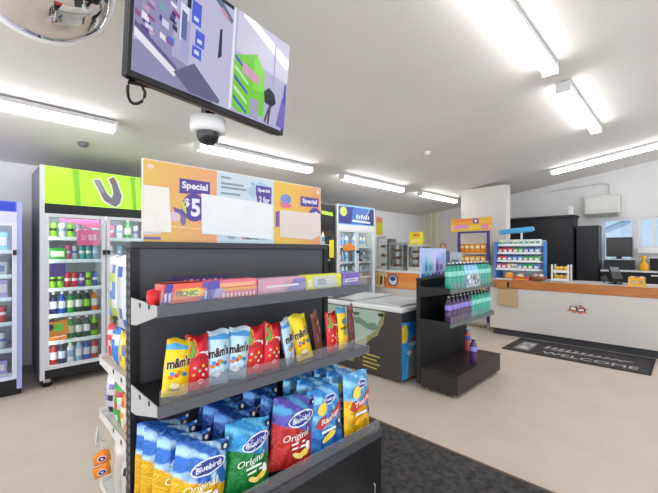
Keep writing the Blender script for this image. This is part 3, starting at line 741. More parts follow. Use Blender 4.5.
# ------------------------------------------------------------------ foil bags
def bagmat(key, h, low, top1, top2, level, slope=.25, amp=.10, lowb=None, wscale=16., streak=.52):
    m = bpy.data.materials.new('printed_foil_' + key); m.use_nodes = True; nt = m.node_tree; p = nt.nodes['Principled BSDF']; N = nt.nodes.new; K = nt.links.new
    tc = N('ShaderNodeTexCoord'); sp_ = N('ShaderNodeSeparateXYZ'); K(tc.outputs['Object'], sp_.inputs[0])
    nz = N('ShaderNodeTexNoise'); nz.inputs['Scale'].default_value = 14; nz.inputs['Detail'].default_value = 2; K(tc.outputs['Object'], nz.inputs['Vector'])
    def math_(op, a, b_):
        n = N('ShaderNodeMath'); n.operation = op
        for i, q in enumerate((a, b_)):
            if isinstance(q, (int, float)): n.inputs[i].default_value = q
            else: K(q, n.inputs[i])
        return n.outputs[0]
    v = math_('ADD', math_('DIVIDE', sp_.outputs[2], h), math_('MULTIPLY', sp_.outputs[0], slope/h))
    v = math_('ADD', v, math_('MULTIPLY', math_('SUBTRACT', nz.outputs['Fac'], .5), amp))
    mr = N('ShaderNodeMapRange'); mr.inputs[1].default_value = level-.012; mr.inputs[2].default_value = level+.012; K(v, mr.inputs[0])
    wv = N('ShaderNodeTexWave'); wv.inputs['Scale'].default_value = wscale*.35; wv.inputs['Distortion'].default_value = 5.; wv.inputs['Detail'].default_value = 2.; wv.inputs['Detail Scale'].default_value = 1.2; wv.bands_direction = 'DIAGONAL'; K(tc.outputs['Object'], wv.inputs['Vector'])
    mr2 = N('ShaderNodeMapRange'); mr2.inputs[1].default_value = streak; mr2.inputs[2].default_value = streak+.42; K(wv.outputs['Fac'], mr2.inputs[0])
    def mix(f, a, b_):
        n = N('ShaderNodeMix'); n.data_type = 'RGBA'; K(f, n.inputs['Factor'])
        for nm_, q in (('A', a), ('B', b_)):
            if isinstance(q, str): n.inputs[nm_].default_value = lin(q)
            else: K(q, n.inputs[nm_])
        return n.outputs['Result']
    t = mix(mr2.outputs[0], top1, top2)
    lo = mix(mr2.outputs[0], low, lowb) if lowb else low
    K(mix(mr.outputs[0], lo, t), p.inputs['Base Color'])
    n2 = N('ShaderNodeTexNoise'); n2.inputs['Scale'].default_value = 22; n2.inputs['Detail'].default_value = 2; n2.inputs['Distortion'].default_value = 1.5; K(tc.outputs['Object'], n2.inputs['Vector'])
    bp = N('ShaderNodeBump'); bp.inputs['Strength'].default_value = .55; bp.inputs['Distance'].default_value = .012; K(n2.outputs['Fac'], bp.inputs['Height']); K(bp.outputs[0], p.inputs['Normal'])
    p.inputs['Roughness'].default_value = .22; p.inputs['Metallic'].default_value = .35
    return m
def bag_mesh(w, h, dep, colf, deco, seed, nx=18, nz=26, rough=.28, metal=.25, tuck=.10):
    wk = 1.7 if w > .15 else 1.0
    rr = random.Random(seed); ph = [rr.uniform(0, 6.28) for _ in range(8)]
    def prof(a, t):
        if t < .035 or t > .965: return .0
        gz = (1-abs(2*t-1)**3.2)**.85
        return dep/2*max(0, 1-abs(a)**2.4)**.75*gz
    def wr(a, t):
        e = min(1, max(0, (1-abs(a))*3)); k = min(t, 1-t)
        c = math.exp(-k*9)
        return wk*dep*e*(.045*math.sin(9*a+5*t+ph[0])*c + .05*math.sin(16*a+ph[1]+3*t)*c + .022*math.sin(7*t+4*a+ph[2]) + .016*math.sin(13*(t-a)+ph[3])) * (0 if t < .035 or t > .965 else 1)
    def F(u, v, off=0., side=-1):
        a = 2*u/w; t = v/h
        f = prof(a, t)
        x = u*(1-tuck*(f/(dep/2)) + .012*math.sin(9*t+ph[4]))
        f2 = f + (wr(a, t) if side < 0 else wr(a, 1-t)*.8)
        z = v + (.006*math.sin(3*a+ph[5])*(t > .9))
        return Vector((x, side*(max(f2, 0)+.0012+off), z))
    b = MB()
    for side in (-1, 1):
        vs = []; 
        for j in range(nz+1):
            for i in range(nx+1): vs.append(F(w*(i/nx-.5), h*j/nz, 0, side))
        quads = {}
        for j in range(nz):
            for i in range(nx):
                a = j*(nx+1)+i; q = (a, a+1, a+nx+2, a+nx+1)
                if side > 0: q = q[::-1]
                c = colf((i+.5)/nx-.5, (j+.5)/nz) if callable(colf) else colf
                quads.setdefault(c, []).append(q)
        n0 = len(b.v); b.v += [tuple(v) for v in vs]
        for c, qs in quads.items():
            mi = b.mi(M(c, rough, metal, 0, .05, 25.) if isinstance(c, str) else c)
            for q in qs: b.f.append([n0+k for k in q]); b.fm.append(mi); b.sm.append(True)
    L = [0]
    def mp(u, v):
        return F(u*w, v*h, (.0034 if w > .15 else .0018)+.0006*L[0])
    if deco: deco(b, mp, L)
    # serrated seal edge along the top
    return b
def inkM(c): return M(c, .4, 0, 0, 0)
def P(b, mp, L, pts, c):
    L[0] += 1; b.poly(pts, inkM(c), mp)
def E(b, mp, L, cx, cy, rx, ry, c, rot=0):
    L[0] += 1; b.ell(cx, cy, rx, ry, inkM(c), mp, 16, rot)
def T(b, mp, L, s, cx, cy, w, h, c, bold=.03, shear=0., rot=0.):
    L[0] += 1; b.text(s, cx, cy, w, h, inkM(c), mp, bold, shear, rot)
# chocolate pouches
def col_mm_y(u, v):
    if v > .90: return '#e6c21e'
    return '#56a8d8' if v > .80 and u < .35 else '#f2c714'
def deco_mm(ink, edge):
    def d(b, mp, L):
        T(b, mp, L, "m&m's", 0.0, .60, .93, .20, edge, .07, 0, .08); T(b, mp, L, "m&m's", 0.0, .60, .90, .185, ink, .04, 0, .08)
        for x, y, c in ((-.25,.40,'#3a9ad2'),(-.08,.37,'#d23a2e'),(.10,.41,'#4fae3f'),(.27,.39,'#2f6fc0'),(.02,.43,'#e07a1e'),(-.3,.34,'#e07a1e')): E(b, mp, L, x, y, .095, .035, c)
        E(b, mp, L, -.12, .2, .2, .05, '#e9d9a0' if ink == '#3d2317' else '#c9c9d2')
        P(b, mp, L, [(-.3,.11),(.1,.11),(.1,.14),(-.3,.14)], '#8a6a2a' if ink == '#3d2317' else '#8f9aa8')
    return d
def col_sk(u, v): return '#d3202c' if v < .93 else '#b81a28'
def deco_sk(b, mp, L):
    P(b, mp, L, [(-.42,.95),(-.1,.97),(-.05,.72),(-.2,.58),(-.46,.62)], '#e8c62c'); P(b, mp, L, [(-.44,.85),(-.28,.9),(-.18,.70),(-.3,.6),(-.47,.64)], '#56ae42')
    P(b, mp, L, [(-.25,.95),(-.12,.93),(-.1,.75),(-.2,.8)], '#e78a28')
    P(b, mp, L, [(-.44,.52),(.44,.60),(.44,.68),(.1,.70),(-.44,.60)], '#efe9ea'); T(b, mp, L, 'Skittles', 0, .595, .74, .085, '#c41e2a', .03, .2, .09)
    for x, y, c in ((-.25,.42,'#f0b7ba'),(.15,.44,'#e8c62c'),(.3,.36,'#f0b7ba'),(-.05,.36,'#9fd06a'),(-.3,.30,'#eda04a'),(.12,.28,'#f0c7c9')): E(b, mp, L, x, y, .07, .028, c)
    E(b, mp, L, 0, .17, .15, .045, '#ef9aa0'); E(b, mp, L, 0, .17, .09, .025, '#d3202c')
def col_mm_b(u, v):
    if v > .93: return '#c9dfee'
    if v > .82: return '#4f9ed6'
    return '#b9d6e6' if v > .22+.1*u else '#93a9bb'
def col_mm_br(u, v): return '#6a3a30' if v < .92 else '#8a5a4c'
def deco_br(b, mp, L):
    P(b, mp, L, [(-.3,.35),(.35,.5),(.35,.62),(-.3,.5)], '#cdb9b0'); T(b, mp, L, 'Bar', 0, .49, .5, .07, '#6a2a24', .03, 0, .12); P(b, mp, L, [(-.4,.1),(.4,.1),(.4,.24),(-.4,.2)], '#9a2f2c'); E(b, mp, L, 0, .75, .25, .05, '#a98074')
def col_y2(u, v): return '#4aa2d2' if v > .86 else ('#f0c81a' if abs(u) > .1 or v < .3 else '#e6bb1a')
def deco_y2(b, mp, L):
    E(b, mp, L, 0, .66, .3, .09, '#5f6f7a'); E(b, mp, L, .05, .40, .28, .08, '#7d8a74'); T(b, mp, L, "m&m's", 0, .53, .8, .09, '#3d2317', .03, 0, .06)
PT = {
 'yellow': bag_mesh(.097, .212, .045, col_mm_y, deco_mm('#3d2317', '#f7eecb'), 1, 14, 22),
 'red': bag_mesh(.093, .215, .045, col_sk, deco_sk, 2, 14, 22),
 'blue': bag_mesh(.095, .222, .045, col_mm_b, deco_mm('#2a2024', '#eef3f6'), 3, 14, 22),
 'plain': bag_mesh(.098, .235, .045, lambda u, v: '#f0cb16' if v < .93 else '#e3d13a', deco_mm('#3d2317', '#f7eecb'), 4, 14, 22),
 'brown': bag_mesh(.08, .24, .03, col_mm_br, deco_br, 5, 12, 20),
 'two': bag_mesh(.09, .232, .045, col_y2, deco_y2, 6, 14, 22)}
PTM = {k: m.build('candy_pouch', local=True) for k, m in PT.items()}
used = {}
def pouch(k, x, rx, ry, rz, label, y=1.385):
    o = PTM[k]
    if used.get(k): o = dup(o, (0, 0, 0))
    used[k] = 1
    o.location = (x, y, Z2+.002); o.rotation_euler = (R(rx), R(ry), R(rz))
    tag(o, label, 'candy pouch', 'candy pouches on the middle shelf')
pouch('yellow', .552, -8, 8, -8, 'yellow candy pouch with blue top band at left end of middle shelf')
pouch('red', .645, -7, 2, -2, 'red candy pouch beside the leftmost yellow pouch')
pouch('blue', .728, -9, 4, -10, 'pale blue candy pouch, left one of the adjoining pair')
pouch('blue', .812, -10, 9, -14, 'pale blue candy pouch, right one of the adjoining pair')
pouch('red', .905, -8, 4, -10, 'red candy pouch, left one of the middle red pair')
pouch('red', 1.0, -8, 7, -4, 'red candy pouch, right one of the middle red pair')
pouch('blue', 1.118, -8, -3, 28, 'pale blue candy pouch standing alone left of tilted yellow pouch')
pouch('plain', 1.215, -8, -9, -6, 'plain yellow candy pouch tilted, right of the centre')
pouch('brown', 1.318, -6, -10, 25, 'brown chocolate pouch turned sideways beside the shelf upright')
pouch('red', 1.415, -7, 2, 6, 'red candy pouch nearest the right end of middle shelf')
pouch('two', 1.50, -6, 2, 12, 'yellow candy pouch with blue top near the right end')
pouch('brown', 1.575, -5, 3, 20, 'brown chocolate pouch at the right end of middle shelf')

# chip bags
def wavy(u, v, lvl, amp=.03): return v > lvl + amp*math.sin(9*u+1) + .18*u
def chips_cols(top1, top2, low):
    def f(u, v):
        if v > .97 or v < .03: return top2 if v > .5 else low
        if wavy(u, v, .60): return top1 if math.sin(14*u+22*v) < .55 else top2
        return low
    return f
def deco_chip(word, tc, oval=True):
    def d(b, mp, L):
        E(b, mp, L, .10, .70, .36, .105, '#e4e8f2', .16); E(b, mp, L, .10, .70, .33, .085, '#2c3a8c', .16); T(b, mp, L, 'Bluebird', .10, .70, .52, .07, '#e8ecf6', .02, .15, .16)
        T(b, mp, L, word, .0, .46, .66, .12, tc, .01, .2, .14)
        P(b, mp, L, [(-.15,.34),(.22,.38),(.22,.41),(-.15,.37)], tc); P(b, mp, L, [(-.12,.28),(.25,.32),(.25,.35),(-.12,.31)], tc)
        E(b, mp, L, .22, .24, .18, .05, '#e9c94a', .3); E(b, mp, L, .05, .2, .14, .04, '#f0d878', -.2); E(b, mp, L, .3, .33, .07, .06, '#e9e6e0')
        P(b, mp, L, [(.36,.86),(.48,.87),(.48,.97),(.36,.96)], '#1d1d22'); E(b, mp, L, .42, .915, .035, .03, '#d9dadd')
    return d
def deco_twist(word, band):
    def d(b, mp, L):
        E(b, mp, L, .05, .80, .24, .07, '#e4e8f2', .1); E(b, mp, L, .05, .80, .21, .055, '#2c4a9c', .1); T(b, mp, L, 'Bluebird', .05, .80, .34, .04, '#e8ecf6', .02)
        E(b, mp, L, -.22, .68, .13, .09, '#e9cf4a', .5)
        P(b, mp, L, [(-.42,.42),(-.30,.54),(.1,.60),(.44,.70),(.42,.60),(.3,.52),(.0,.48),(-.3,.36)], '#c4332c'); T(b, mp, L, word, .02, .54, .66, .085, '#f0d6c8', .03, .25, .22)
        E(b, mp, L, .27, .38, .07, .10, '#3b3346'); E(b, mp, L, .28, .42, .04, .03, '#e6e3e4'); E(b, mp, L, -.1, .24, .2, .06, band, .3); P(b, mp, L, [(-.3,.30),(.1,.34),(.1,.38),(-.3,.34)], '#dfe8f0')
    return d
CB = {
 'yellow': bag_mesh(.20, .275, .078, bagmat('yellow', .275, '#dfae1c', '#2f69bd', '#a9cdea', .50), deco_chip('Original', '#f6ecc4'), 11),
 'green': bag_mesh(.205, .285, .09, bagmat('green', .285, '#17803a', '#2f90cc', '#5fb2de', .56), deco_chip('Original', '#e6efe0'), 12),
 'red': bag_mesh(.225, .315, .09, bagmat('red', .315, '#b92a28', '#5750a8', '#4796bf', .56), deco_chip('Original', '#f0dcd8'), 13),
 'blue': bag_mesh(.225, .305, .078, bagmat('blue', .305, '#2f7fca', '#3a8ad2', '#86c2e8', .3, .2, .3, '#1f5fae'), deco_twist('Rashuns', '#e9cf4a'), 14),
 'cheese': bag_mesh(.24, .32, .085, bagmat('cheese', .32, '#e6b91e', '#58a6da', '#8cc6ec', .46, .3, .12, '#d9a21a'), deco_twist('Twisties', '#f0a81e'), 15),
 'navy': bag_mesh(.20, .275, .074, bagmat('navy', .275, '#24408a', '#234f9e', '#5c98d6', .5, .25, .12, None, 16., .62), deco_chip('Original', '#e6ecf6'), 16)}
CBM = {k: m.build('chip_bag', local=True) for k, m in CB.items()}
cu = {}
def chip(k, x, y, rx, ry, rz, label, z=0.):
    o = CBM[k]
    if cu.get(k): o = dup(o, (0, 0, 0))
    cu[k] = 1
    o.location = (x, y, Z3+.003+z); o.rotation_euler = (R(rx), R(ry), R(rz)); tag(o, label, 'chip bag', 'chip bags on the base shelf')
chip('yellow', .592, 1.30, -8, 9, -12, 'front yellow and blue chip bag at the left of base shelf')
chip('yellow', .565, 1.385, -8, 7, -12, 'second yellow and blue chip bag, directly behind the front one', .012)
chip('yellow', .555, 1.465, -8, 5, -12, 'third yellow and blue chip bag counting back from front', .02)
chip('yellow', .560, 1.54, -5, 3, -10, 'rearmost yellow and blue chip bag at left of base shelf', .02)
chip('green', .815, 1.30, -9, 6, -5, 'green and blue chip bag in the front row')
chip('navy', .80, 1.39, -12, 9, -6, 'dark blue chip bag directly behind the green one', .02)
chip('navy', .79, 1.47, -10, 8, -6, 'dark blue chip bag, second behind the green one', .035)
chip('navy', .785, 1.545, -5, 12, -6, 'dark blue chip bag, last behind the green one', .04)
chip('red', 1.045, 1.30, -9, 10, -9, 'red and purple chip bag in the front row')
chip('navy', 1.025, 1.40, -9, 12, -4, 'dark blue chip bag directly behind the red one', .02)
chip('navy', 1.015, 1.50, -8, 6, -2, 'dark blue chip bag, last behind the red one', .04)
chip('blue', 1.285, 1.295, -9, 2, -1, 'bright blue chip bag with red stripe in front row')
chip('blue', 1.26, 1.385, -10, 10, -6, 'bright blue chip bag directly behind the front blue one', .02)
chip('blue', 1.25, 1.475, -9, 7, 4, 'bright blue chip bag, last behind the front blue one', .03)
chip('cheese', 1.520, 1.30, -8, 8, 6, 'yellow and sky blue chip bag at the right end, front')
chip('blue', 1.480, 1.39, -9, 8, 3, 'bright blue chip bag directly behind the right-end yellow bag', .015)
chip('blue', 1.470, 1.47, -8, 5, 6, 'bright blue chip bag, last behind the right-end yellow bag', .02)

# ------------------------------------------------------------------ packets on the rear shelves, seen past the left end
def rpacket(kind, x, y, z, w, h, d, c1, c2, rz, label, name='hanging_packet', cat='packet', g_='packets on the rear white shelves'):
    pr = random.Random(int(x*1000+y*100+z*10)); pal = [c1, c1, c2, '#c9c6c2', c1, pr.choice(['#2a2a2e', '#c8b088', '#5a7ab0', '#b8474a'])]
    grid = [[pr.choice(pal) for _ in range(4)] for _ in range(7)]
    def colf(u, v): return (kind if v > .86 else grid[min(6, int(v*7))][min(3, int((u+.5)*4))])
    o = bag_mesh(w, h, d, colf, None, int(x*1000+z*77+y*31), 8, 14).build(name, local=True)
    o.location = (x, y, z+.002); o.rotation_euler = (0, 0, R(rz)); tag(o, label, cat, g_)
rs = 'on the rear white shelves'
rpacket('#f0f0f0', .497, 1.82, 1.045, .13, .33, .035, '#c4c8d0', '#3a62b4', 92, 'tall white and blue packet on the rear peg hooks, nearest the fridge gap')
rpacket('#ececec', .50, 1.95, 1.085, .12, .29, .035, '#c9cbc6', '#a8bf4a', 100, 'white packet with yellow-green panel on the rear peg hooks')
rpacket('#d8d8d8', .50, 1.715, 1.12, .09, .25, .035, '#b4b6ba', '#28282c', 85, 'white packet with black panel on the rear peg hooks by the upright')
rpacket('#2a62c8', .62, 1.80, 1.09, .11, .28, .035, '#2f66c4', '#dfe6ee', 95, 'blue packet behind the white packets on the rear peg hooks')
rpacket('#e8e8e8', .64, 1.92, 1.10, .11, .27, .035, '#e6e3e0', '#c8545c', 95, 'white packet with red panel, rear of the peg hooks')
rpacket('#d8232c', .505, 2.03, BZ[1], .11, .18, .05, '#cf2c34', '#e9dcd8', 85, 'red packet on second rear white shelf, farthest out')
rpacket('#2a7ad0', .50, 1.915, BZ[1], .12, .175, .05, '#2f78cc', '#d9e6f2', 90, 'bright blue packet on the second rear white shelf')
rpacket('#e9d23a', .497, 1.80, BZ[1], .09, .17, .045, '#e6c93a', '#8a8468', 92, 'yellow packet on second rear white shelf')
rpacket('#b3a07a', .497, 1.715, BZ[1], .08, .165, .04, '#ae8c48', '#3a3734', 92, 'tan and black packet on second rear shelf beside the upright')
rpacket('#8f2a2a', .61, 1.95, BZ[1], .10, .17, .05, '#8f2f2f', '#d8c8b8', 88, 'dark red packet behind the blue one on second rear shelf')
rpacket('#e6e6e6', .50, 2.02, BZ[2], .11, .19, .05, '#b9bbca', '#7a7ab4', 90, 'white and lilac packet on third rear white shelf')
rpacket('#3aa43a', .50, 1.88, BZ[2], .10, .19, .05, '#3fa23c', '#d8e6c8', 94, 'green packet on the third rear white shelf')
rpacket('#e8923a', .497, 1.77, BZ[2], .09, .17, .045, '#e6913c', '#f0dcc0', 90, 'orange packet on third rear shelf beside the upright')
rpacket('#c8303a', .61, 1.93, BZ[2], .10, .2, .05, '#c8383c', '#efe0dc', 92, 'red packet behind the green one on third rear shelf')
rpacket('#e6e6e8', .53, 2.0, BZ[3], .10, .22, .05, '#bcbcc2', '#9898a4', 92, 'pale grey packet on the lowest rear white shelf')
rpacket('#d8d4cc', .50, 1.90, BZ[3], .10, .25, .045, '#c4c0ba', '#8d86b0', 95, 'white and mauve packet on the lowest rear white shelf')
rpacket('#cfcac4', .497, 1.78, BZ[3], .10, .24, .045, '#b9b3aa', '#4a4a50', 88, 'grey and black packet on the lowest rear shelf beside the upright')
rpacket('#d9d6d0', .585, 1.80, BZ[2], .10, .19, .045, '#cfc9c0', '#c8743a', 93, 'cream and rust packet behind the orange one on third rear shelf')
rpacket('#c8c23a', .585, 1.72, BZ[1], .09, .165, .04, '#c9b23a', '#6a4a8a', 90, 'mustard and purple packet on second rear shelf, behind tan packet')
def orange_deco(b, mp, L):
    E(b, mp, L, 0, .5, .3, .25, '#e9e0f0'); E(b, mp, L, 0, .5, .24, .19, '#2c2450'); E(b, mp, L, 0, .5, .1, .08, '#e6d8e6')
st = thing('clip_strip', 'thin white clip strip hanging low from the rear shelf end', 'clip strip', (.45, 1.98, .3))
b = MB(); b.box(.449, .452, 1.97, 1.99, .30, .50, M('#c8c8c4', .4)); b.box(.449, .4635, 1.97, 1.99, .495, .505, M('#c8c8c4', .4)); b.build('strip', st)
for i, (z, y) in enumerate(((.375, 1.945), (.315, 1.94))):
    o = bag_mesh(.068, .056, .025, lambda u, v: '#ee8a1e', orange_deco, 70+i, 8, 8).build('hanging_packet', local=True)
    o.location = (.444, y, z+.03); o.rotation_euler = (0, R(-8), R(-12)); tag(o, ['upper orange packet hanging low behind the shelving left end', 'lower orange packet hanging low behind the shelving left end'][i], 'packet', 'orange packets on the clip strip')
b = MB(); b.box(-.002, .002, -.04, .04, -.03, .03, M('#f2f2f2', .5)); o = b.build('swing_tag', local=True); o.location = (.452, 2.085, .472); o.rotation_euler = (R(35), 0, R(-20)); tag(o, 'small white swing tag poking out behind the shelving left end', 'tag')
# ------------------------------------------------------------------ chest freezer
FX0, FX1, FY0, FY1 = 3.2, 3.93, 2.13, 3.42
fz = thing('chest_freezer', 'white-topped chest freezer with dark and blue printed sides', 'freezer', ((FX0+FX1)/2, (FY0+FY1)/2, 0))
DKB = M('#3f3937', .45, 0, 0, .04, 3.); PALE = M('#a9bcae', .45)
b = MB(); b.box(FX0, FX1, FY0, FY1, .03, .744, DKB, .006)
L = [0]
def ff(y, z): return (FX0-.001-.0006*L[0], y, z)
def pf(pts, c): L[0] += 1; b.poly(pts, M(c, .45), ff)
pf([(FY1-.01,.10),(2.80,.10),(2.70,.26),(2.62,.33),(2.52,.42),(2.44,.46),(2.40,.55),(2.36,.60),(2.34,.735),(FY1-.01,.735)], '#8f8f5a')
pf([(FY1-.01,.30),(2.82,.31),(2.72,.36),(2.62,.42),(2.54,.46),(2.47,.52),(2.44,.58),(2.40,.66),(2.38,.735),(FY1-.01,.735)], '#a8b9ab')
pf([(2.78,.62),(2.70,.64),(2.58,.58),(2.48,.60),(2.42,.55),(2.50,.51),(2.60,.52),(2.70,.56),(2.80,.56)], '#6f8877')
pf([(2.85,.64),(2.70,.66),(2.70,.69),(2.85,.69)], '#4f5f55')
pf([(3.40,.12),(2.85,.12),(2.72,.22),(2.66,.32),(2.80,.30),(3.1,.26),(3.40,.28)], '#4a463a')
for k in range(9): pf([(2.70+.07*k,.17+.02*(k%3)),(2.75+.07*k,.18+.02*(k%3)),(2.76+.07*k,.235+.02*(k%2)),(2.71+.07*k,.225+.02*(k%3))], '#b9b34a')
for k in range(4): pf([(2.64,.245-.045*k),(2.40+.04*(k%2),.235-.045*k),(2.40+.04*(k%2),.222-.045*k),(2.64,.228-.045*k)], '#c2b94a')
L[0] = 0
def fe(x, z): return (FX0+x, FY0-.001-.0006*L[0], z)
def pe(pts, c): L[0] += 1; b.poly(pts, M(c, .4), fe)
pe([(0.01,.04),(.72,.04),(.72,.64),(0.01,.64)], '#2d9be0')
pe([(.01,.60),(.10,.62),(.13,.50),(.10,.42),(.01,.43)], '#e6c93a'); pe([(.16,.64),(.4,.64),(.4,.54),(.22,.5),(.12,.56)], '#1f78cc')
pe([(.12,.40),(.22,.36),(.34,.42),(.34,.48),(.22,.42)], '#e6e9ee'); pe([(.17,.44),(.30,.40),(.36,.45),(.3,.5)], '#c8404a'); pe([(.05,.36),(.2,.22),(.30,.30),(.15,.40)], '#5cb4ea')
pe([(.08,.28),(.17,.33),(.24,.35),(.20,.30)], '#d0424a'); pe([(.09,.30),(.16,.27),(.2,.31),(.14,.34)], '#eceff2')
pe([(.11,.04),(.72,.04),(.72,.33),(.30,.33),(.16,.29)], '#8d9296'); pe([(.07,.04),(.10,.04),(.13,.28),(.09,.26)], '#7cc4ee')
b.build('body', fz)
b = MB(); b.box(FX0-.012, FX1+.012, FY0-.012, FY1+.012, .745, .80, M('#dfe0de', .4), .012); b.box(FX0+.004, FX1-.004, FY0-.006, FY0-.0005, .665, .744, M('#33404c', .45)); b.build('rim', fz)
for k in range(2):
    ya = FY0+.04+k*.60; z0 = .806+.012*k
    b = MB(); b.box(FX0+.03, FX1-.03, ya, ya+.64, z0, z0+.006, film('#eff0ef', .9, 'lid')); ld = b.build('sliding_lid', fz)
    b = MB()
    for q in ((FX0+.02, FX1-.02, ya-.012, ya+.012), (FX0+.02, FX1-.02, ya+.628, ya+.652), (FX0+.018, FX0+.042, ya+.012, ya+.628), (FX1-.042, FX1-.018, ya+.012, ya+.628)): b.box(q[0], q[1], q[2], q[3], z0-.005, z0+.016, M('#c4c8c8', .35, .3))
    b.build('lid_frame', ld)
for x in (FX0+.08, FX1-.08):
    for y in (FY0+.08, FY1-.08):
        b = MB(); b.lathe([(.01, -.012), (.03, -.012), (.03, .012), (.01, .012)], RUBBER, (x, y, .03), 12, axis=(1, 0, 0)); b.box(x-.02, x+.02, y-.02, y+.02, .015, .029, STEEL); b.build('castor', fz)
b = MB(); b.box(FX0-.018, FX0-.001, 2.36, 2.42, .685, .712, BLACK); b.build('lock', fz)

# ------------------------------------------------------------------ drinks rack
RX0, RX1, RYF, RYB = 3.24, 4.32, 1.535, 1.93
rk = thing('drinks_rack', 'low black rack of green and purple bottles beside the freezer', 'shelving', ((RX0+RX1)/2, 1.72, 0))
RB = M('#141416', .45, 0, 0, .05, 5.); RBR = M('#2c2623', .4, 0, 0, .06, 4.)
b = MB(); b.box(RX0, RX1, RYB, RYB+.045, .05, 1.12, RB); b.box(RX0, RX1, RYB-.004, RYB+.05, 1.105, 1.126, M('#4a4a4c', .4)); b.build('back_panel', rk)
for z, yf in ((1.02, 1.60), (.695, 1.60)):
    b = MB(); b.box(RX0+.004, RX1-.004, yf+.012, RYB-.001, z-.025, z, RB); sh = b.build('shelf', rk)
    MB().box(RX0, RX1, yf, yf+.012, z-.032, z+.004, M('#5f6a66', .4)).build('ticket_rail', sh)
    MB().box(RX0+.004, RX1-.004, yf+.004, yf+.007, z+.004, z+.07, LIP).build('clear_lip', sh)
    for x in (RX0, RX1-.004):
        b = MB(); b.prism([(yf+.012, z-.03), (yf+.012, z+.02), (RYB, z+.02), (RYB, z-.09)], RB, lambda y, q: (x, y, q), (.0035, 0, 0)); b.build('bracket', sh)
b = MB(); b.box(RX0, RX1, RYF, RYB-.001, .032, .205, RBR, .006); b.box(RX0-.004, RX1+.004, RYF-.006, RYB-.001, .206, .222, M('#2f2825', .35), .004); b.build('base', rk)
for x in (RX0+.05, RX1-.05):
    for y in (RYF+.05, RYB-.05):
        b = MB(); b.lathe([(.022, 0), (.022, .02), (.012, .025), (.012, .033)], M('#6d6c6a', .4, .5), (x, y, 0), 12); b.build('foot', rk)

def tall_bottle(name, liquid, lab, cap, label, loc, group, top='#e9e9ea', h=.262, r=.0365):
    o = thing(name, label, 'bottle', (0, 0, 0), group)
    b = MB(); lm = M(liquid, .12, 0, 0, 0, 40, .6)
    b.lathe([(r*.8, 0), (r, .01), (r, h*.36), (r*.9, h*.42), (r, h*.50), (r, h*.68), (r*.8, h*.78), (r*.42, h*.88), (r*.40, h*.905)], lm, n=14); b.build('bottle_body', o)
    b = MB(); b.lathe([(r*1.02, h*.50), (r*1.03, h*.51), (r*1.03, h*.67), (r*1.02, h*.68)], M(lab, .35), n=14); b.build('label_sleeve', o)
    b = MB(); b.lathe([(r*.52, h*.895), (r*.55, h*.90), (r*.55, h*.955), (r*.3, h*.965)], M(cap, .35), n=12); b.lathe([(r*.3, h*.962), (r*.26, h*1.0), (.001, h*1.0)], M(top, .35), n=10); b.build('cap', o)
    o.location = loc
    return o
G1, G2 = 'bottles on the upper drinks rack shelf', 'bottles on the lower drinks rack shelf'
tl = tall_bottle('drink_bottle', '#2a9a84', '#8ad0c2', '#26262a', '', (0, -50, 0), G1)
lb = tall_bottle('drink_bottle', '#8cc4dc', '#a9d6ea', '#2c3c66', '', (0, -50, 0), G1)
pb = tall_bottle('drink_bottle', '#432554', '#8f84d2', '#242028', '', (0, -50, 0), G2)
fresh = {'t': tl, 'l': lb, 'p': pb}
nm = {'t': 'teal green', 'l': 'pale blue', 'p': 'purple'}
first = set()
def rb(k, loc, label, group):
    o = fresh[k]
    if k in first: o = dup(o, loc, None, label, group)
    first.add(k); o.location = loc; o['label'] = label; o['group'] = group
    return o
seq_top = 'ttttlllltttt'; seq_low = 'pppppptttttt'
for row, (seq, z, G, shn) in enumerate(((seq_top, 1.0205, G1, 'upper'), (seq_low, .6955, G2, 'lower'))):
    for ry, rn in ((1.652, 'front'), (1.735, 'rear')):
        for k, c in enumerate(seq):
            if rn == 'rear' and k < 3: continue
            rb(c, (RX0+.055+k*.0865, ry, z), '%s bottle, %s from left in the %s row of the rack %s shelf' % (nm[c], ORD[k], rn, shn), G)
rb('p', (3.74, 1.60, .2225), 'lone purple bottle standing on the black rack base', 'bottles on the rack base')
o = tall_bottle('drink_bottle', '#c2574a', '#4a5fae', '#4a9ad0', 'red and blue bottle on rack base behind the lone purple bottle', (4.18, 1.86, .2225), 'bottles on the rack base')
# printed wrap around the pale blue bottles
o = thing('shrink_wrap', 'black and white printed wrap around pale blue bottles on rack', 'packaging', (RX0+.055+5.5*.0865, 1.61, 1.0205))
b = MB(); x0, x1 = RX0+.055+3.53*.0865, RX0+.055+7.47*.0865
b.box(x0, x1, 1.6085, 1.611, 1.022, 1.165, film('#cfe4ee', .55, 'wrap'))
rr = random.Random(5)
for k in range(22):
    x = x0+.01+(x1-x0-.05)*rr.random(); z = 1.04+.09*rr.random(); s = rr.choice((-1, 1))
    b.poly([(x, z), (x+.018, z), (x+.018+s*.02, z+.035), (x+s*.02, z+.035)], M('#23242a' if k % 3 else '#f0f2f4', .4), lambda a, c: (a, 1.6078-.0001*k, c))
b.build('wrap_sheet', o)
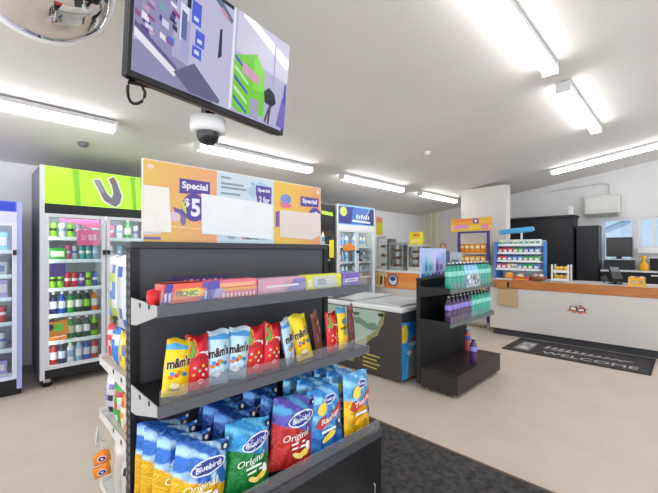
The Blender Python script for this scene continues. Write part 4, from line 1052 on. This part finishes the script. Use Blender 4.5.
# display card on the rack
o = thing('display_card', 'blue and lilac bottle picture card standing on the black rack', 'display card', (3.53, 1.95, 1.1265))
b = MB(); x0, x1, z0, z1, y = 3.29, 3.82, 1.1265, 1.43, 1.948
b.box(x0, x1, y, y+.02, z0, z1, M('#aebfe4', .4, 0, 0, .12, 9.))
L = [0]
def pc(pts, c): L[0] += 1; b.poly(pts, M(c, .4), lambda u, v: (x0+(x1-x0)*u, y-.001-.0005*L[0], z0+(z1-z0)*v))
pc([(.0,.0),(1,.0),(1,.16),(0,.12)], '#4a5a8c'); pc([(.12,.5),(.55,.9),(.8,.95),(.5,.45)], '#c4c2ea'); pc([(.7,.55),(.95,.9),(.95,.4)], '#8ea4d8')
for x, c, d in ((.18,'#5fbccd','#3a8fb4'),(.34,'#7fd0d8','#4aa4c2'),(.62,'#a07ac4','#6a4a9c'),(.78,'#c8a4d8','#8a6ab4')):
    pc([(x-.055,.06),(x+.055,.06),(x+.055,.5),(x+.02,.62),(x+.02,.7),(x-.02,.7),(x-.02,.62),(x-.055,.5)], c); pc([(x-.05,.22),(x+.05,.22),(x+.05,.42),(x-.05,.42)], d)
pc([(.45,.08),(.5,.1),(.52,.6),(.47,.55)], '#e4eef4')
b.build('card', o)
o = thing('card_holder', 'dark grey holder beside the bottle picture card on the rack', 'card holder', (3.92, 1.95, 1.1265))
b = MB(); b.box(3.86, 3.885, 1.93, 1.97, 1.1265, 1.40, M('#5f6470', .4)); b.box(3.885, 4.22, 1.945, 1.955, 1.1265, 1.385, M('#aab0b8', .4)); b.box(3.95, 4.12, 1.94, 1.945, 1.16, 1.30, M('#6a6f78', .4)); b.build('holder_panel', o)

# ------------------------------------------------------------------ service counter
CX0, CX1, CY0, CY1 = 6.28, 7.0, -2.2, 2.40
ct = thing('service_counter', 'long white service counter with orange wood edge and top', 'counter', ((CX0+CX1)/2, .1, 0))
CW = M('#cfc9c3', .45, 0, 0, .02, 2.); WD = wood('#ab642c', '#c17a3c', 'counter_edge', 5., .35)
b = MB(); b.box(CX0, CX0+.03, CY0, CY1, .11, .785, CW); b.box(CX0+.03, CX1, CY1-.03, CY1, .11, .785, CW); b.build('front_panel', ct)
b = MB(); b.box(CX0-.012, CX0+.03, CY0, CY1+.012, .786, .92, WD, .004); b.box(CX0+.03, CX1, CY1-.03, CY1+.012, .786, .92, WD); b.build('wood_edge', ct)
b = MB(); b.box(CX0+.031, CX1, CY0, CY1-.031, .88, .921, M('#d9d4cf', .3)); b.build('worktop', ct)
b = MB(); b.box(CX0+.05, CX1, CY0, CY1-.04, 0, .11, M('#3f3f44', .6)); b.build('kickboard', ct)
b = MB(); b.box(CX1-.02, CX1, CY0, CY1-.031, .11, .879, CW); b.build('rear_panel', ct)
# pastry badge on the counter front
b = MB(); L = [0]
def bd(u, v): return (CX0-.0012-.0006*L[0], 1.156-u*.68, .56+v*.68)
def pb_(pts, c): L[0] += 1; b.poly(pts, M(c, .45), bd)
pb_([(-.15,-.02),(-.19,-.07),(-.10,-.075),(-.06,-.11),(0,-.085),(.06,-.12),(.11,-.085),(.18,-.10),(.15,-.04),(.20,.01),(.14,.02),(.10,.075),(.04,.06),(-.04,.05),(-.12,.04)], '#c9785a')
pb_([(-.14,-.035),(0,-.065),(-.005,.03),(-.13,.045)], '#2f2b44'); pb_([(.0,-.07),(.14,-.06),(.14,.02),(.02,.0)], '#2f2b44'); pb_([(-.02,.0),(.07,.03),(.06,.085),(.0,.07)], '#3a2f40')
pb_([(-.12,-.02),(-.02,-.045),(-.025,.015),(-.11,.03)], '#e9e2dc'); pb_([(.02,-.055),(.12,-.045),(.12,.0),(.03,-.01)], '#e9e2dc'); pb_([(0,.02),(.05,.035),(.04,.07),(.01,.065)], '#e3d5c4')
for x, z in ((-.04,.09),(.03,.11),(.07,.10)): pb_([(x,z),(x+.01,z+.02),(x,z+.045),(x+.016,z+.045),(x+.02,z+.02),(x+.012,z)], '#c9a88a')
tag(b.build('pastry_emblem', ct), 'orange and dark pastry emblem')
# hanging paper bag and clip
pbg = thing('paper_bag', 'brown paper bag hanging from the left end of counter front', 'paper bag', (CX0-.05, 2.10, .5))
b = MB(); KR = M('#b9a078', .7, 0, 0, .05, 20.)
z0, z1 = .51, .775
b.add([(CX0-.062, 1.955, z0), (CX0-.062, 2.245, z0), (CX0-.052, 2.25, z1), (CX0-.052, 1.96, z1), (CX0-.006, 1.955, z0), (CX0-.006, 2.245, z0), (CX0-.002, 2.25, z1), (CX0-.002, 1.96, z1)],
      [(0,1,2,3),(4,5,6,7),(0,1,5,4),(1,2,6,5),(0,3,7,4)], KR); b.build('bag', pbg)
b = MB(); b.box(CX0-.05, CX0-.04, 2.04, 2.27, .785, .905, M('#b5763c', .6)); tag(b.build('flap', pbg), 'brown card flap')
b = MB(); b.box(CX0-.055, CX0-.0125, 2.07, 2.11, .80, .895, M('#2a2626', .5), .004); b.build('clip', pbg)

# ------------------------------------------------------------------ confectionery stand on the counter
cs = thing('confectionery_stand', 'blue four-tier sweet stand at the left end of the counter', 'display stand', (6.55, 1.97, .9215))
SB = M('#3f86cc', .4); SWh = M('#dfe6ea', .4)
b = MB(); b.box(6.42, 6.78, 2.355, 2.38, .9215, 1.56, SB); b.build('side_panel', cs)
b = MB(); b.box(6.62, 6.78, 1.665, 1.68, .9215, 1.56, SB); b.build('side_panel', cs)
b = MB(); b.box(6.76, 6.78, 1.68, 2.355, .9215, 1.58, M('#cfd8e2', .5)); b.build('back_panel', cs)
b = MB(); b.X = Matrix.Translation((6.56, 2.07, 1.745)) @ Matrix.Rotation(R(-4), 4, 'X'); b.lathe([(.035, -.27), (.045, -.25), (.045, .25), (.035, .27)], M('#55a8dc', .4), n=16, axis=(0, 1, 0)); hd = b.build('header', cs)
b = MB(); b.box(6.74, 6.755, 2.03, 2.06, 1.5, 1.72, SWh); b.build('header_post', cs)
tz = [1.50, 1.365, 1.23, 1.095]
for i, z in enumerate(tz):
    b = MB(); x0 = 6.52-.03*i+.0; b.box(x0, 6.755, 1.685, 2.35, z-.012, z, SWh); b.box(x0-.008, x0, 1.685, 2.35, z-.016, z+.018, M('#e9eef2', .4)); b.build('tier', cs)
b = MB(); b.box(6.40, 6.755, 1.685, 2.35, .9215, .94, SWh); b.build('base_tray', cs)
cmap = ['#e6ece4','#dfe6dd','#e9e6e0','#eef0e8','#dfe9e2','#e6e6e6','#e9e9e4','#dbe6ea'], ['#c8343c','#c8343c','#d24a52','#3a9a58','#4aa468','#4a6ab4','#5a78bc','#6a86c4'], ['#d0404a','#c8505c','#4a7ac8','#4a84cc','#5a94d4','#3a9e5a','#44a864','#52b070'], ['#d88a94','#c86a74','#e6c8a0','#d9d2c4','#4a9ac4','#3aa46a','#4aae74','#5a8ac4']
cname = {'#e': 'white', '#d': 'pale', '#c': 'red', '#3': 'green', '#4': 'blue', '#5': 'light blue', '#6': 'slate blue'}
gr = 'sweet packs on the blue counter stand'
def cnm(h):
    r_, g_, b_ = [int(h[i:i+2], 16) for i in (1, 3, 5)]
    if min(r_, g_, b_) > 190: return 'white'
    if r_ > 180 and g_ < 130: return 'red'
    if r_ > 180: return 'pink'
    return 'green' if g_ > b_ else 'blue'
pk = {}
tn = ['top', 'second', 'third', 'lowest']
for i, z in enumerate(tz):
    x0 = 6.52-.03*i
    for k in range(8):
        c = cmap[i][k]; y = 2.31-k*.082
        if c not in pk:
            b = MB(); b.box(-.05, .05, -.036, .036, 0, .082, M(c, .4), .006); b.box(-.051, -.05, -.026, .026, .022, .056, M('#f0ede6' if cnm(c) != 'white' else '#6aa87a', .4)); o = b.build('sweet_pack', local=True); pk[c] = o
        else: o = dup(pk[c], (0, 0, 0))
        o.location = (x0+.06, y, z+.001); o.rotation_euler = (0, R(-7), 0); o.location.z += .008
        tag(o, '%s sweet pack, %s from left on the %s tier of the blue stand' % (cnm(c), ORD[k], tn[i]), 'sweets', gr)
# things on the tray and counter
b = MB(); b.lathe([(.001, 0), (.06, .002), (.075, .02), (.06, .08), (.035, .10), (.001, .105)], M('#e89a3a', .6), n=14); b.box(-.07, .07, -.012, .012, .02, .03, M('#e8c86a', .5))
o = b.build('sweets_bag', local=True); o.location = (6.44, 2.14, .941); tag(o, 'rounded orange bag of sweets in front of the blue stand', 'sweets')
b = MB(); b.lathe([(.03, 0), (.055, .02), (.06, .05), (.045, .08), (.001, .095)], M('#d8c9a0', .6), n=14)
o = b.build('sweets_bag', local=True); o.location = (6.45, 1.97, .941); tag(o, 'cream bag of sweets in front of the blue stand', 'sweets')
b = MB(); b.box(-.05, .05, -.12, .12, 0, .055, M('#c83f2a', .45), .005); b.box(-.052, -.05, -.1, .1, .01, .03, M('#e0a23c', .4)); o = b.build('sweets_box', local=True); o.location = (6.37, 1.92, .9215); tag(o, 'flat red box lying on the counter before the blue stand', 'box')
bw = thing('fruit_bowl', 'round brown bowl on the counter right of blue stand', 'bowl', (6.41, 1.70, .9215))
b = MB(); b.lathe([(.05, .9215), (.09, .935), (.118, .97), (.125, 1.0), (.118, 1.0), (.11, .97), (.08, .945), (.001, .94)], wood('#7a4526', '#9c6238', 'bowl', 9., .4), (6.41, 1.70, 0), 20); b.build('bowl_body', bw)
for k, (x, y, c, nm_) in enumerate(((6.38,1.73,'#d8b0a0','pink'),(6.43,1.66,'#e6d8cc','pale'),(6.44,1.74,'#c88a7a','rosy'))):
    b = MB(); b.lathe([(.001, 0), (.026, .008), (.035, .03), (.026, .054), (.001, .062)], M(c, .4), n=12); o = b.build('wrapped_sweet', local=True); o.location = (x, y, .975 if k < 2 else .972); tag(o, '%s wrapped sweet lying in the brown counter bowl' % nm_, 'sweets', 'sweets in the brown bowl')
# two tier rack
tr = thing('tiered_rack', 'two-tier white wire rack of yellow packets on the counter', 'rack', (6.55, 1.40, .9215))
for y in (1.30, 1.515):
    for x in (6.45, 6.65):
        b = MB(); b.box(x-.008, x+.008, y-.012, y+.012, .9215, 1.19, M('#d9d9d6', .4)); b.build('post', tr)
for z in (.945, 1.075):
    b = MB(); b.box(6.442, 6.658, 1.313, 1.502, z-.01, z, M('#cfcfcc', .4)); b.box(6.436, 6.442, 1.313, 1.502, z-.012, z+.03, M('#e3e0d8', .4)); b.build('rack_tier', tr)
for z, nm_ in ((.9455, 'lower'), (1.0755, 'upper')):
    for k in range(3):
        o = bag_mesh(.062, .085, .05, lambda u, v: '#e0b13c' if v < .75 else '#e9c768', None, 30+k, 8, 8).build('snack_packet', local=True)
        o.location = (6.51, 1.345+k*.063, z); o.rotation_euler = (0, 0, R(-90)); tag(o, 'yellow packet on the %s tier of white rack, %s from left' % (nm_, ORD[2-k]), 'packet', 'yellow packets on the two-tier rack')

# card terminal, yellow basket, scanner
ep = thing('card_terminal', 'black card terminal on a stand on the service counter', 'card terminal', (6.66, .76, .9215))
b = MB(); b.box(6.60, 6.74, .68, .84, .9215, .935, BLACK, .003); b.tube([(6.68, .76, .93), (6.66, .76, 1.03)], .022, BLACK); b.build('stand', ep)
b = MB(); b.X = Matrix.Translation((6.66, .76, 1.07)) @ Matrix.Rotation(R(20), 4, 'Z') @ Matrix.Rotation(R(-38), 4, 'Y'); b.box(-.14, .13, -.06, .06, -.022, .026, M('#2a2c2f', .4), .006); b.box(.01, .115, -.05, .05, .026, .028, M('#6a7076', .2)); b.build('terminal', ep)
b = MB(); b.X = Matrix.Translation((6.63, .885, .985)) @ Matrix.Rotation(R(-25), 4, 'X'); b.box(-.05, .05, -.03, .03, -.045, .045, M('#35373b', .4), .005); b.build('receipt_unit', ep)
yb = thing('yellow_basket', 'yellow basket of small packets at the right of the counter', 'basket', (6.47, .47, .9215))
b = MB(); YE = M('#e3ad2a', .45)
x0, x1, y0, y1 = 6.38, 6.55, .42, .59
for q in ((x0, x0+.006, y0, y1), (x1-.006, x1, y0, y1), (x0+.006, x1-.006, y0, y0+.006), (x0+.006, x1-.006, y1-.006, y1)): b.box(q[0], q[1], q[2], q[3], .9215, 1.04, YE)
b.box(x0+.006, x1-.006, y0+.006, y1-.006, .9215, .93, YE)
for y in (.455, .505, .555): b.box(x0-.002, x0, y-.018, y+.018, .955, 1.005, M('#b99a6a' if y < .5 else '#c9b08a', .5))
b.build('basket', yb)
for k in range(3):
    b = MB(); b.box(6.40, 6.53, .435+k*.048, .475+k*.048, .931, 1.05, M(['#e9e2d4','#c8504a','#efe6c8'][k], .5), .003); o = b.build('small_packet'); tag(o, '%s packet standing in the yellow basket' % ['white','red','cream'][k], 'packet', 'packets in the yellow basket')
sc = thing('barcode_scanner', 'black scanner under a white sheet right of yellow basket', 'scanner', (6.5, .22, .9215))
b = MB(); b.lathe([(.06, .9215), (.06, .94), (.03, .96), (.03, 1.0), (.055, 1.02), (.055, 1.05), (.02, 1.065)], BLACK, (6.5, .22, 0), 16); b.build('scanner_body', sc)
MB().box(6.42, 6.58, .12, .36, 1.066, 1.07, M('#ecebe8', .6)).build('paper_sheet', sc)

# ------------------------------------------------------------------ wall behind the counter
def cabinet(label, X0, X1, Y0, Y1, z1, seams, name='tobacco_cabinet', over=0.):
    o = thing(name, label, 'cabinet', ((X0+X1)/2, (Y0+Y1)/2, 0)); BK = M('#1b1c20', .4, 0, 0, .04, 3.)
    b = MB(); b.box(X0+.02, X1, Y0, Y1, 0, z1, BK); b.build('carcass', o)
    if over: MB().box(X0-over, X1, Y0-.03, Y1+.02, z1+.001, z1+.035, M('#2b2c31', .45)).build('top_board', o)
    ys = [Y0+.01]+seams+[Y1-.01]
    for a, c in zip(ys[:-1], ys[1:]):
        b = MB(); b.box(X0, X0+.019, a+.003, c-.003, .08, z1-.02, M('#202125', .35, 0, 0, .05, 2.)); d_ = b.build('door', o)
        b = MB(); b.box(X0-.012, X0, a+.03, a+.045, 1.0, 1.12, M('#303238', .4)); b.build('handle', d_)
    return o
cabinet('tall black cabinet bank behind the counter with overhanging top', 8.55, 8.98, 1.64, 3.2, 2.09, [2.42], 'storage_cabinet', .05)
cabinet('lower narrow black cabinet left of the window', 8.62, 8.98, 1.24, 1.60, 1.90, [], 'storage_cabinet')
b = MB(); b.box(8.60, 8.66, 1.66, 1.74, 2.126, 2.30, M('#d9dadb', .5), .01); b.lathe([(.01, 0), (.01, .03)], M('#c2c4c6', .5), (8.63, 1.70, 2.30), 8)
tag(b.build('alarm_sensor'), 'small white box standing on the tall black cabinet', 'sensor')
ac = thing('air_conditioner', 'white wall air conditioner above the window', 'air conditioner', (8.87, 1.22, 2.09))
ACW = M('#c6c4be', .45)
b = MB(); b.box(8.76, 9.0, .93, 1.50, 2.13, 2.50, ACW, .015); b.box(8.80, 8.99, .95, 1.48, 2.085, 2.13, M('#bdbab2', .4), .01); b.build('body', ac)
b = MB(); b.box(8.752, 8.76, .96, 1.47, 2.20, 2.44, M('#cccac5', .4)); b.build('front_cover', ac)
b = MB(); b.box(8.77, 8.80, .97, 1.46, 2.09, 2.125, M('#77756f', .4)); b.build('louvre', ac)
b = MB(); b.tube([(8.97, 1.12, 2.495), (8.97, 1.12, 2.70), (8.97, 1.12, 2.72), (8.97, 1.25, 2.76), (8.97, 2.2, 2.70)], .014, M('#c9c7c4', .5))
tag(b.build('conduit_pipe'), 'thin pale conduit running along wall above the air conditioner', 'conduit')
# back bench
bb = thing('back_bench', 'black back bench with white shelf edges under the windows', 'bench', (8.6, .2, 0))
b = MB(); b.box(8.45, 8.93, -1.6, 1.18, 0, 1.02, BLACK); b.build('base', bb)
b = MB(); b.box(8.40, 8.93, -1.6, 1.18, 1.021, 1.045, M('#d9dade', .4)); b.build('shelf', bb)
b = MB(); b.box(8.70, 8.93, .72, 1.17, 1.046, 1.23, M('#26282c', .4)); b.box(8.66, 8.93, .70, 1.18, 1.231, 1.25, M('#c2c5c9', .4)); b.build('riser', bb)
b = MB(); b.box(8.70, 8.93, -1.6, .50, 1.046, 1.27, BLACK); b.box(8.62, 8.93, -1.6, .51, 1.271, 1.29, M('#dcdde0', .4)); b.build('riser', bb)
mo = thing('monitor', 'black till monitor standing in front of the left window', 'monitor', (8.75, .94, 1.2505))
b = MB(); b.box(8.72, 8.76, .745, 1.135, 1.29, 1.66, M('#1e1f21', .35), .006); b.build('casing', mo)
b = MB(); b.box(8.716, 8.72, .76, 1.12, 1.305, 1.645, M('#2b2a28', .15)); b.build('screen', mo)
b = MB(); b.box(8.73, 8.78, .90, .98, 1.252, 1.29, BLACK); b.box(8.69, 8.83, .84, 1.04, 1.2505, 1.258, BLACK); b.build('stand', mo)
ys = thing('spray_bottle', 'yellow spray bottle on the back bench right of the monitor', 'bottle', (8.5, .57, 1.0455))
b = MB(); b.lathe([(.065, 1.0455), (.07, 1.06), (.07, 1.15), (.04, 1.19), (.025, 1.21), (.025, 1.25)], M('#e0a41e', .35), (8.5, .57, 0), 18); b.build('bottle_body', ys)
b = MB(); b.lathe([(.028, 1.248), (.035, 1.255), (.035, 1.30), (.015, 1.315)], M('#e8b43a', .4), (8.5, .57, 0), 14); b.box(8.485, 8.515, .535, .64, 1.285, 1.305, M('#e6a822', .35)); b.build('cap', ys)
b = MB(); b.box(8.66, 8.86, .10, .30, 1.291, 1.33, M('#c83a34', .45), .004); tag(b.build('red_box'), 'small red box on the back bench under the right window', 'box')
b = MB(); b.box(8.50, 8.66, .05, .28, 1.0455, 1.19, M('#222326', .4), .006); b.box(8.496, 8.50, .07, .26, 1.13, 1.17, M('#55585c', .3)); tag(b.build('receipt_printer'), 'black receipt printer on back bench below the right window', 'printer')

# ------------------------------------------------------------------ door mats
mat_m = mottled('#2a2827', '#4a4745', 26., 'mat_pile', .95, .5)
mt = thing('floor_mat', 'large charcoal carpet mat with brown edge beside the shelving', 'mat', (2.02, .5, 0))
b = MB(); b.box(1.68, 2.365, -1.3, 2.02, .0005, .010, mat_m); b.build('pile', mt)
b = MB(); EB = M('#6d5444', .7)
b.box(2.365, 2.39, -1.325, 2.045, .0005, .007, EB); b.box(1.655, 1.68, -1.325, 2.045, .0005, .007, EB); b.box(1.68, 2.365, 2.02, 2.045, .0005, .007, EB); b.box(1.68, 2.365, -1.325, -1.3, .0005, .007, EB)
tag(b.build('border', mt), 'brown rubber mat border')
wm = thing('welcome_mat', 'dark grey mat lettered WELCOME in front of the counter', 'mat', (5.84, 1.1, 0))
b = MB(); b.box(5.43, 6.25, .33, 1.88, .0005, .009, mottled('#302d2e', '#403d3e', 20., 'welcome_pile', .95, .3))
mp = lambda u, v: (v, u, .0096)
def wmap(x, z): return (5.43+z, 1.88-x, .0098)
LT = M('#b5b1ae', .8)
b.text('WELCOME', .95, .16, 1.02, .13, LT, wmap, .012)
for k in range(11): 
    x = .40+.085*k; hh = .15-.010*k
    b.poly([(x, .40-.004*k), (x+.035, .40-.004*k), (x+.065, .40+hh), (x+.03, .40+hh)], LT, wmap); b.poly([(x+.03, .40), (x+.055, .40), (x+.075, .40+hh*.9), (x+.055, .40+hh*.9)], LT, wmap)
b.poly([(.55,.36),(1.35,.40),(1.42,.44),(1.30,.44),(.5,.385)], LT, wmap)
LT2 = M('#8d8a8a', .8)
b.poly([(.09,.10),(.29,.10),(.29,.62),(.09,.62)], LT2, lambda x, z: (5.43+z, 1.88-x, .0094))
b.poly([(.12,.18),(.26,.16),(.22,.32),(.15,.34)], M('#c4c1bf', .8), wmap); b.poly([(.13,.40),(.25,.40),(.27,.55),(.11,.55)], M('#c4c1bf', .8), wmap); b.ell(.19, .46, .04, .05, LT2, lambda x, z: (5.43+z, 1.88-x, .0102))
b.build('printed_pile', wm)
b = MB()
for q in ((5.40, 5.43, .30, 1.91), (6.25, 6.275, .30, 1.91), (5.43, 6.25, .30, .33), (5.43, 6.25, 1.88, 1.91)): b.box(q[0], q[1], q[2], q[3], .0005, .006, M('#2c2a2b', .8))
b.build('border', wm)

# ------------------------------------------------------------------ pie stand left of the counter
ps = thing('hot_food_stand', 'purple-framed stand with orange sign behind the drinks rack', 'display stand', (6.62, 2.86, 0))
PF = M('#3b3674', .4)
for y in (2.52, 3.06):
    b = MB(); b.box(6.50, 6.54, y-.02, y+.02, .12, 1.76, PF); b.build('post', ps)
b = MB(); b.box(6.50, 6.54, 2.54, 3.04, 1.725, 1.76, PF); b.build('crossbar', ps)
b = MB(); b.box(6.49, 6.51, 2.45, 3.20, 1.765, 2.0, M('#e8a13a', .4), .003)
L = [0]
def hb(u, v): return (6.489-.0006*L[0], 3.20-u, 1.77+v)
def ph_(pts, c): L[0] += 1; b.poly(pts, M(c, .4), hb)
ph_([(0,0),(.75,.02),(.75,.10),(0,.11)], '#e6c23a'); ph_([(.04,.16),(.5,.17),(.5,.23),(.04,.22)], '#e5873a'); ph_([(.06,.03),(.34,.05),(.34,.12),(.06,.11)], '#d88ab4'); ph_([(.56,.02),(.70,.02),(.70,.10),(.56,.10)], '#e08ca8')
ph_([(.42,.13),(.52,.13),(.52,.22),(.42,.22)], '#5a4a94'); ph_([(.45,.15),(.49,.15),(.49,.2),(.45,.2)], '#e6d8e6'); ph_([(.55,.13),(.74,.13),(.74,.24),(.55,.24)], '#e9b03a')
tag(b.build('header_sign', ps), 'orange and yellow header sign')
b = MB(); b.box(6.545, 6.80, 2.50, 3.16, .12, .20, M('#c9c9c9', .4)); b.build('base', ps)
for z in (.62, 1.14, 1.36):
    b = MB(); b.box(6.545, 6.80, 2.55, 3.11, z-.015, z, M('#d8d4ce', .4)); b.build('shelf', ps)
b = MB(); b.box(6.80, 6.82, 2.50, 3.16, .2, 1.72, M('#d2cec8', .5)); b.build('back_panel', ps)
for y in (2.53, 3.12):
    for x in (6.55, 6.77):
        b = MB(); b.tube([(x, y, .0), (x, y, .12)], .018, CHROME); b.build('leg', ps)
for z, n in ((1.361, 'top'), (1.141, 'middle'), (.621, 'lower')):
    for k in range(5):
        b = MB(); b.box(6.57, 6.72, 2.585+k*.10, 2.675+k*.10, z, z+.17, M('#dd8a2c' if n != 'middle' else '#d99a4a', .5), .004); b.box(6.568, 6.57, 2.595+k*.10, 2.665+k*.10, z+.09, z+.14, M('#f0dca8', .5))
        tag(b.build('snack_box'), 'orange snack box, %s from left on the %s shelf of the purple-framed stand' % (ORD[4-k], n), 'box', 'orange boxes on the purple-framed stand')

# ------------------------------------------------------------------ food counter at the back
fc = thing('food_counter', 'back food counter with orange poster front under the pie cabinets', 'counter', (6.65, 4.3, 0))
b = MB(); b.box(6.30, 7.0, 3.70, 5.28, .10, .95, CW); b.build('body', fc)
b = MB(); b.box(6.27, 7.02, 3.68, 5.30, .951, .99, M('#e3e1dc', .35), .004); b.build('worktop', fc)
b = MB(); b.box(6.34, 7.0, 3.74, 5.28, 0, .1, M('#3f3f44', .6)); b.build('kickboard', fc)
b = MB(); b.box(6.288, 6.30, 3.72, 5.25, .62, .945, M('#e58a3a', .4))
L = [0]
def fb(u, v): return (6.2872-.0006*L[0], 5.25-u, .62+v)
def pf2(pts, c): L[0] += 1; b.poly(pts, M(c, .4), fb)
pf2([(0,0),(.62,0),(.72,.325),(0,.325)], '#e6d4a0')
for k in range(6): pf2([(.12+.1*k,.06+.02*(k%2)),(.18+.1*k,.06),(.20+.1*k,.25-.03*(k%3)),(.14+.1*k,.27)], ['#6a4a2c','#c88a3a','#8a5a30','#dcb45a','#5a3f2a','#c46a3a'][k])
L[0] += 1; b.ell(.86, .17, .13, .13, M('#4a4a80', .4), fb); L[0] += 1; b.ell(.86, .17, .10, .10, M('#d9dbe6', .4), fb); L[0] += 1; b.ell(.86, .20, .07, .05, M('#3a4a8a', .4), fb)
pf2([(1.0,.02),(1.5,.02),(1.5,.15),(1.0,.15)], '#ea9a4e')
tag(b.build('poster_front', fc), 'orange food poster panel')
def warmer(label, y0, y1, z1, name='pie_warmer', roof='#d5d8d8', pies=None):
    o = thing(name, label, 'food cabinet', (6.62, (y0+y1)/2, .9905)); t = .02; x0, x1 = 6.45, 6.85; fr = M(roof, .35, .3)
    b = MB()
    for x in (x0, x1-t):
        for y in (y0, y1-t): b.box(x, x+t, y, y+t, .99+.08, z1-.05, fr)
    b.box(x0, x1, y0, y1, .9905, 1.07, fr); b.box(x0, x1, y0, y1, z1-.05, z1, fr); b.box(x1-.012, x1-.002, y0+t, y1-t, 1.07, z1-.05, M('#9fa5a2', .4)); b.build('cabinet', o)
    b = MB(); b.box(x0+.004, x0+.008, y0+t, y1-t, 1.07, z1-.05, CLEAR); b.build('glass_front', o)
    for k in (1, 2):
        z = 1.07+(z1-1.12)*k/3
        b = MB(); b.box(x0+.02, x1-.02, y0+t, y1-t, z, z+.008, STEEL); b.build('rack', o)
    for k in range(3):
        z = 1.0705+(z1-1.12)*k/3 + (.009 if k else 0)
        for j in range(pies):
            y = y0+.05+(y1-y0-.1)*(j+.5)/pies
            b = MB(); b.lathe([(.035, 0), (.045, .03), (.046, .045), (.02, .055), (.001, .057)], M('#9c6a3a' if (k+j) % 2 else '#7a4a30', .6), (6.56, y, z), 12)
            tag(b.build('meat_pie'), 'brown pie, %s from left, %s rack of the %s' % (ORD[pies-1-j], ['bottom', 'middle', 'top'][k], label.split(' on ')[0]), 'pie', 'pies in the warming cabinets')
    return o
warmer('tall white glass pie cabinet on the back food counter', 4.68, 4.94, 1.72, pies=2)
warmer('grey steel pie cabinet on the back food counter', 4.26, 4.60, 1.58, roof='#a9adac', pies=3)
warmer('open-looking pie cabinet on the back food counter under yellow sign', 3.80, 4.14, 1.54, roof='#cfcbc2', pies=3)
b = MB(); b.box(6.48, 6.50, 3.80, 4.12, 1.541, 1.79, M('#e8d22c', .4), .003); b.poly([(3.88,1.70),(4.02,1.70),(4.04,1.75),(3.86,1.75)], M('#e07a3a', .4), lambda y, z: (6.479, y, z)); b.poly([(3.86,1.58),(4.06,1.58),(4.06,1.64),(3.86,1.64)], M('#ecdf7a', .4), lambda y, z: (6.479, y, z))
tag(b.build('yellow_sign'), 'bright yellow square sign standing on the rightmost pie cabinet', 'sign')
b = MB(); b.box(6.96, 7.2, YL-.012, YL-.001, 1.79, 2.16, M('#d9cc34', .4)); b.box(6.96, 7.2, YL-.013, YL-.0122, 2.10, 2.22, M('#dc8a6a', .4))
tag(b.build('wall_poster'), 'narrow yellow poster on the wall right of the white fridge', 'poster')
b = MB(); b.lathe([(.10, 0), (.10, .012), (.06, .013)], M('#dd9a5a', .4), (8.985, 4.66, 1.52), 18, axis=(-1, 0, 0)); b.lathe([(.06, .0135), (.001, .014)], M('#efe0cc', .4), (8.985, 4.66, 1.52), 18, axis=(-1, 0, 0))
tag(b.build('wall_badge', org=(8.98, 4.66, 1.42)), 'small round orange sign on the far wall', 'sign')
# ------------------------------------------------------------------ world, camera, view
w = bpy.data.worlds.new('World'); SC.world = w; w.use_nodes = True
nt = w.node_tree; bg = nt.nodes['Background']
tc = nt.nodes.new('ShaderNodeTexCoord'); sx = nt.nodes.new('ShaderNodeSeparateXYZ'); mr = nt.nodes.new('ShaderNodeMapRange'); mx = nt.nodes.new('ShaderNodeMix'); mx.data_type = 'RGBA'
# bright overcast over the shop front, clear pale blue sky at the far side
nt.links.new(tc.outputs['Generated'], sx.inputs[0]); nt.links.new(sx.outputs[0], mr.inputs[0]); mr.inputs[1].default_value = .15; mr.inputs[2].default_value = .6
nt.links.new(mr.outputs[0], mx.inputs['Factor']); mx.inputs['A'].default_value = [v*1.5 for v in lin('#e2e7ee')[:3]]+[1]; mx.inputs['B'].default_value = (.36, .42, .50, 1)
nt.links.new(mx.outputs['Result'], bg.inputs['Color']); bg.inputs['Strength'].default_value = 1.0
cd = bpy.data.cameras.new('camera'); co = bpy.data.objects.new('camera', cd); COL.objects.link(co)
co.location = (0, 0, 1.4); co.rotation_euler = (R(90), 0, R(-45))
cd.sensor_width = 36; cd.lens = 36*360/658; cd.shift_y = 4.5/658; cd.clip_start = .02
SC.camera = co
vs = SC.view_settings
vs.view_transform = 'Standard'; vs.look = 'None'; vs.exposure = 0.92; vs.gamma = 1.0; vs.use_curve_mapping = False
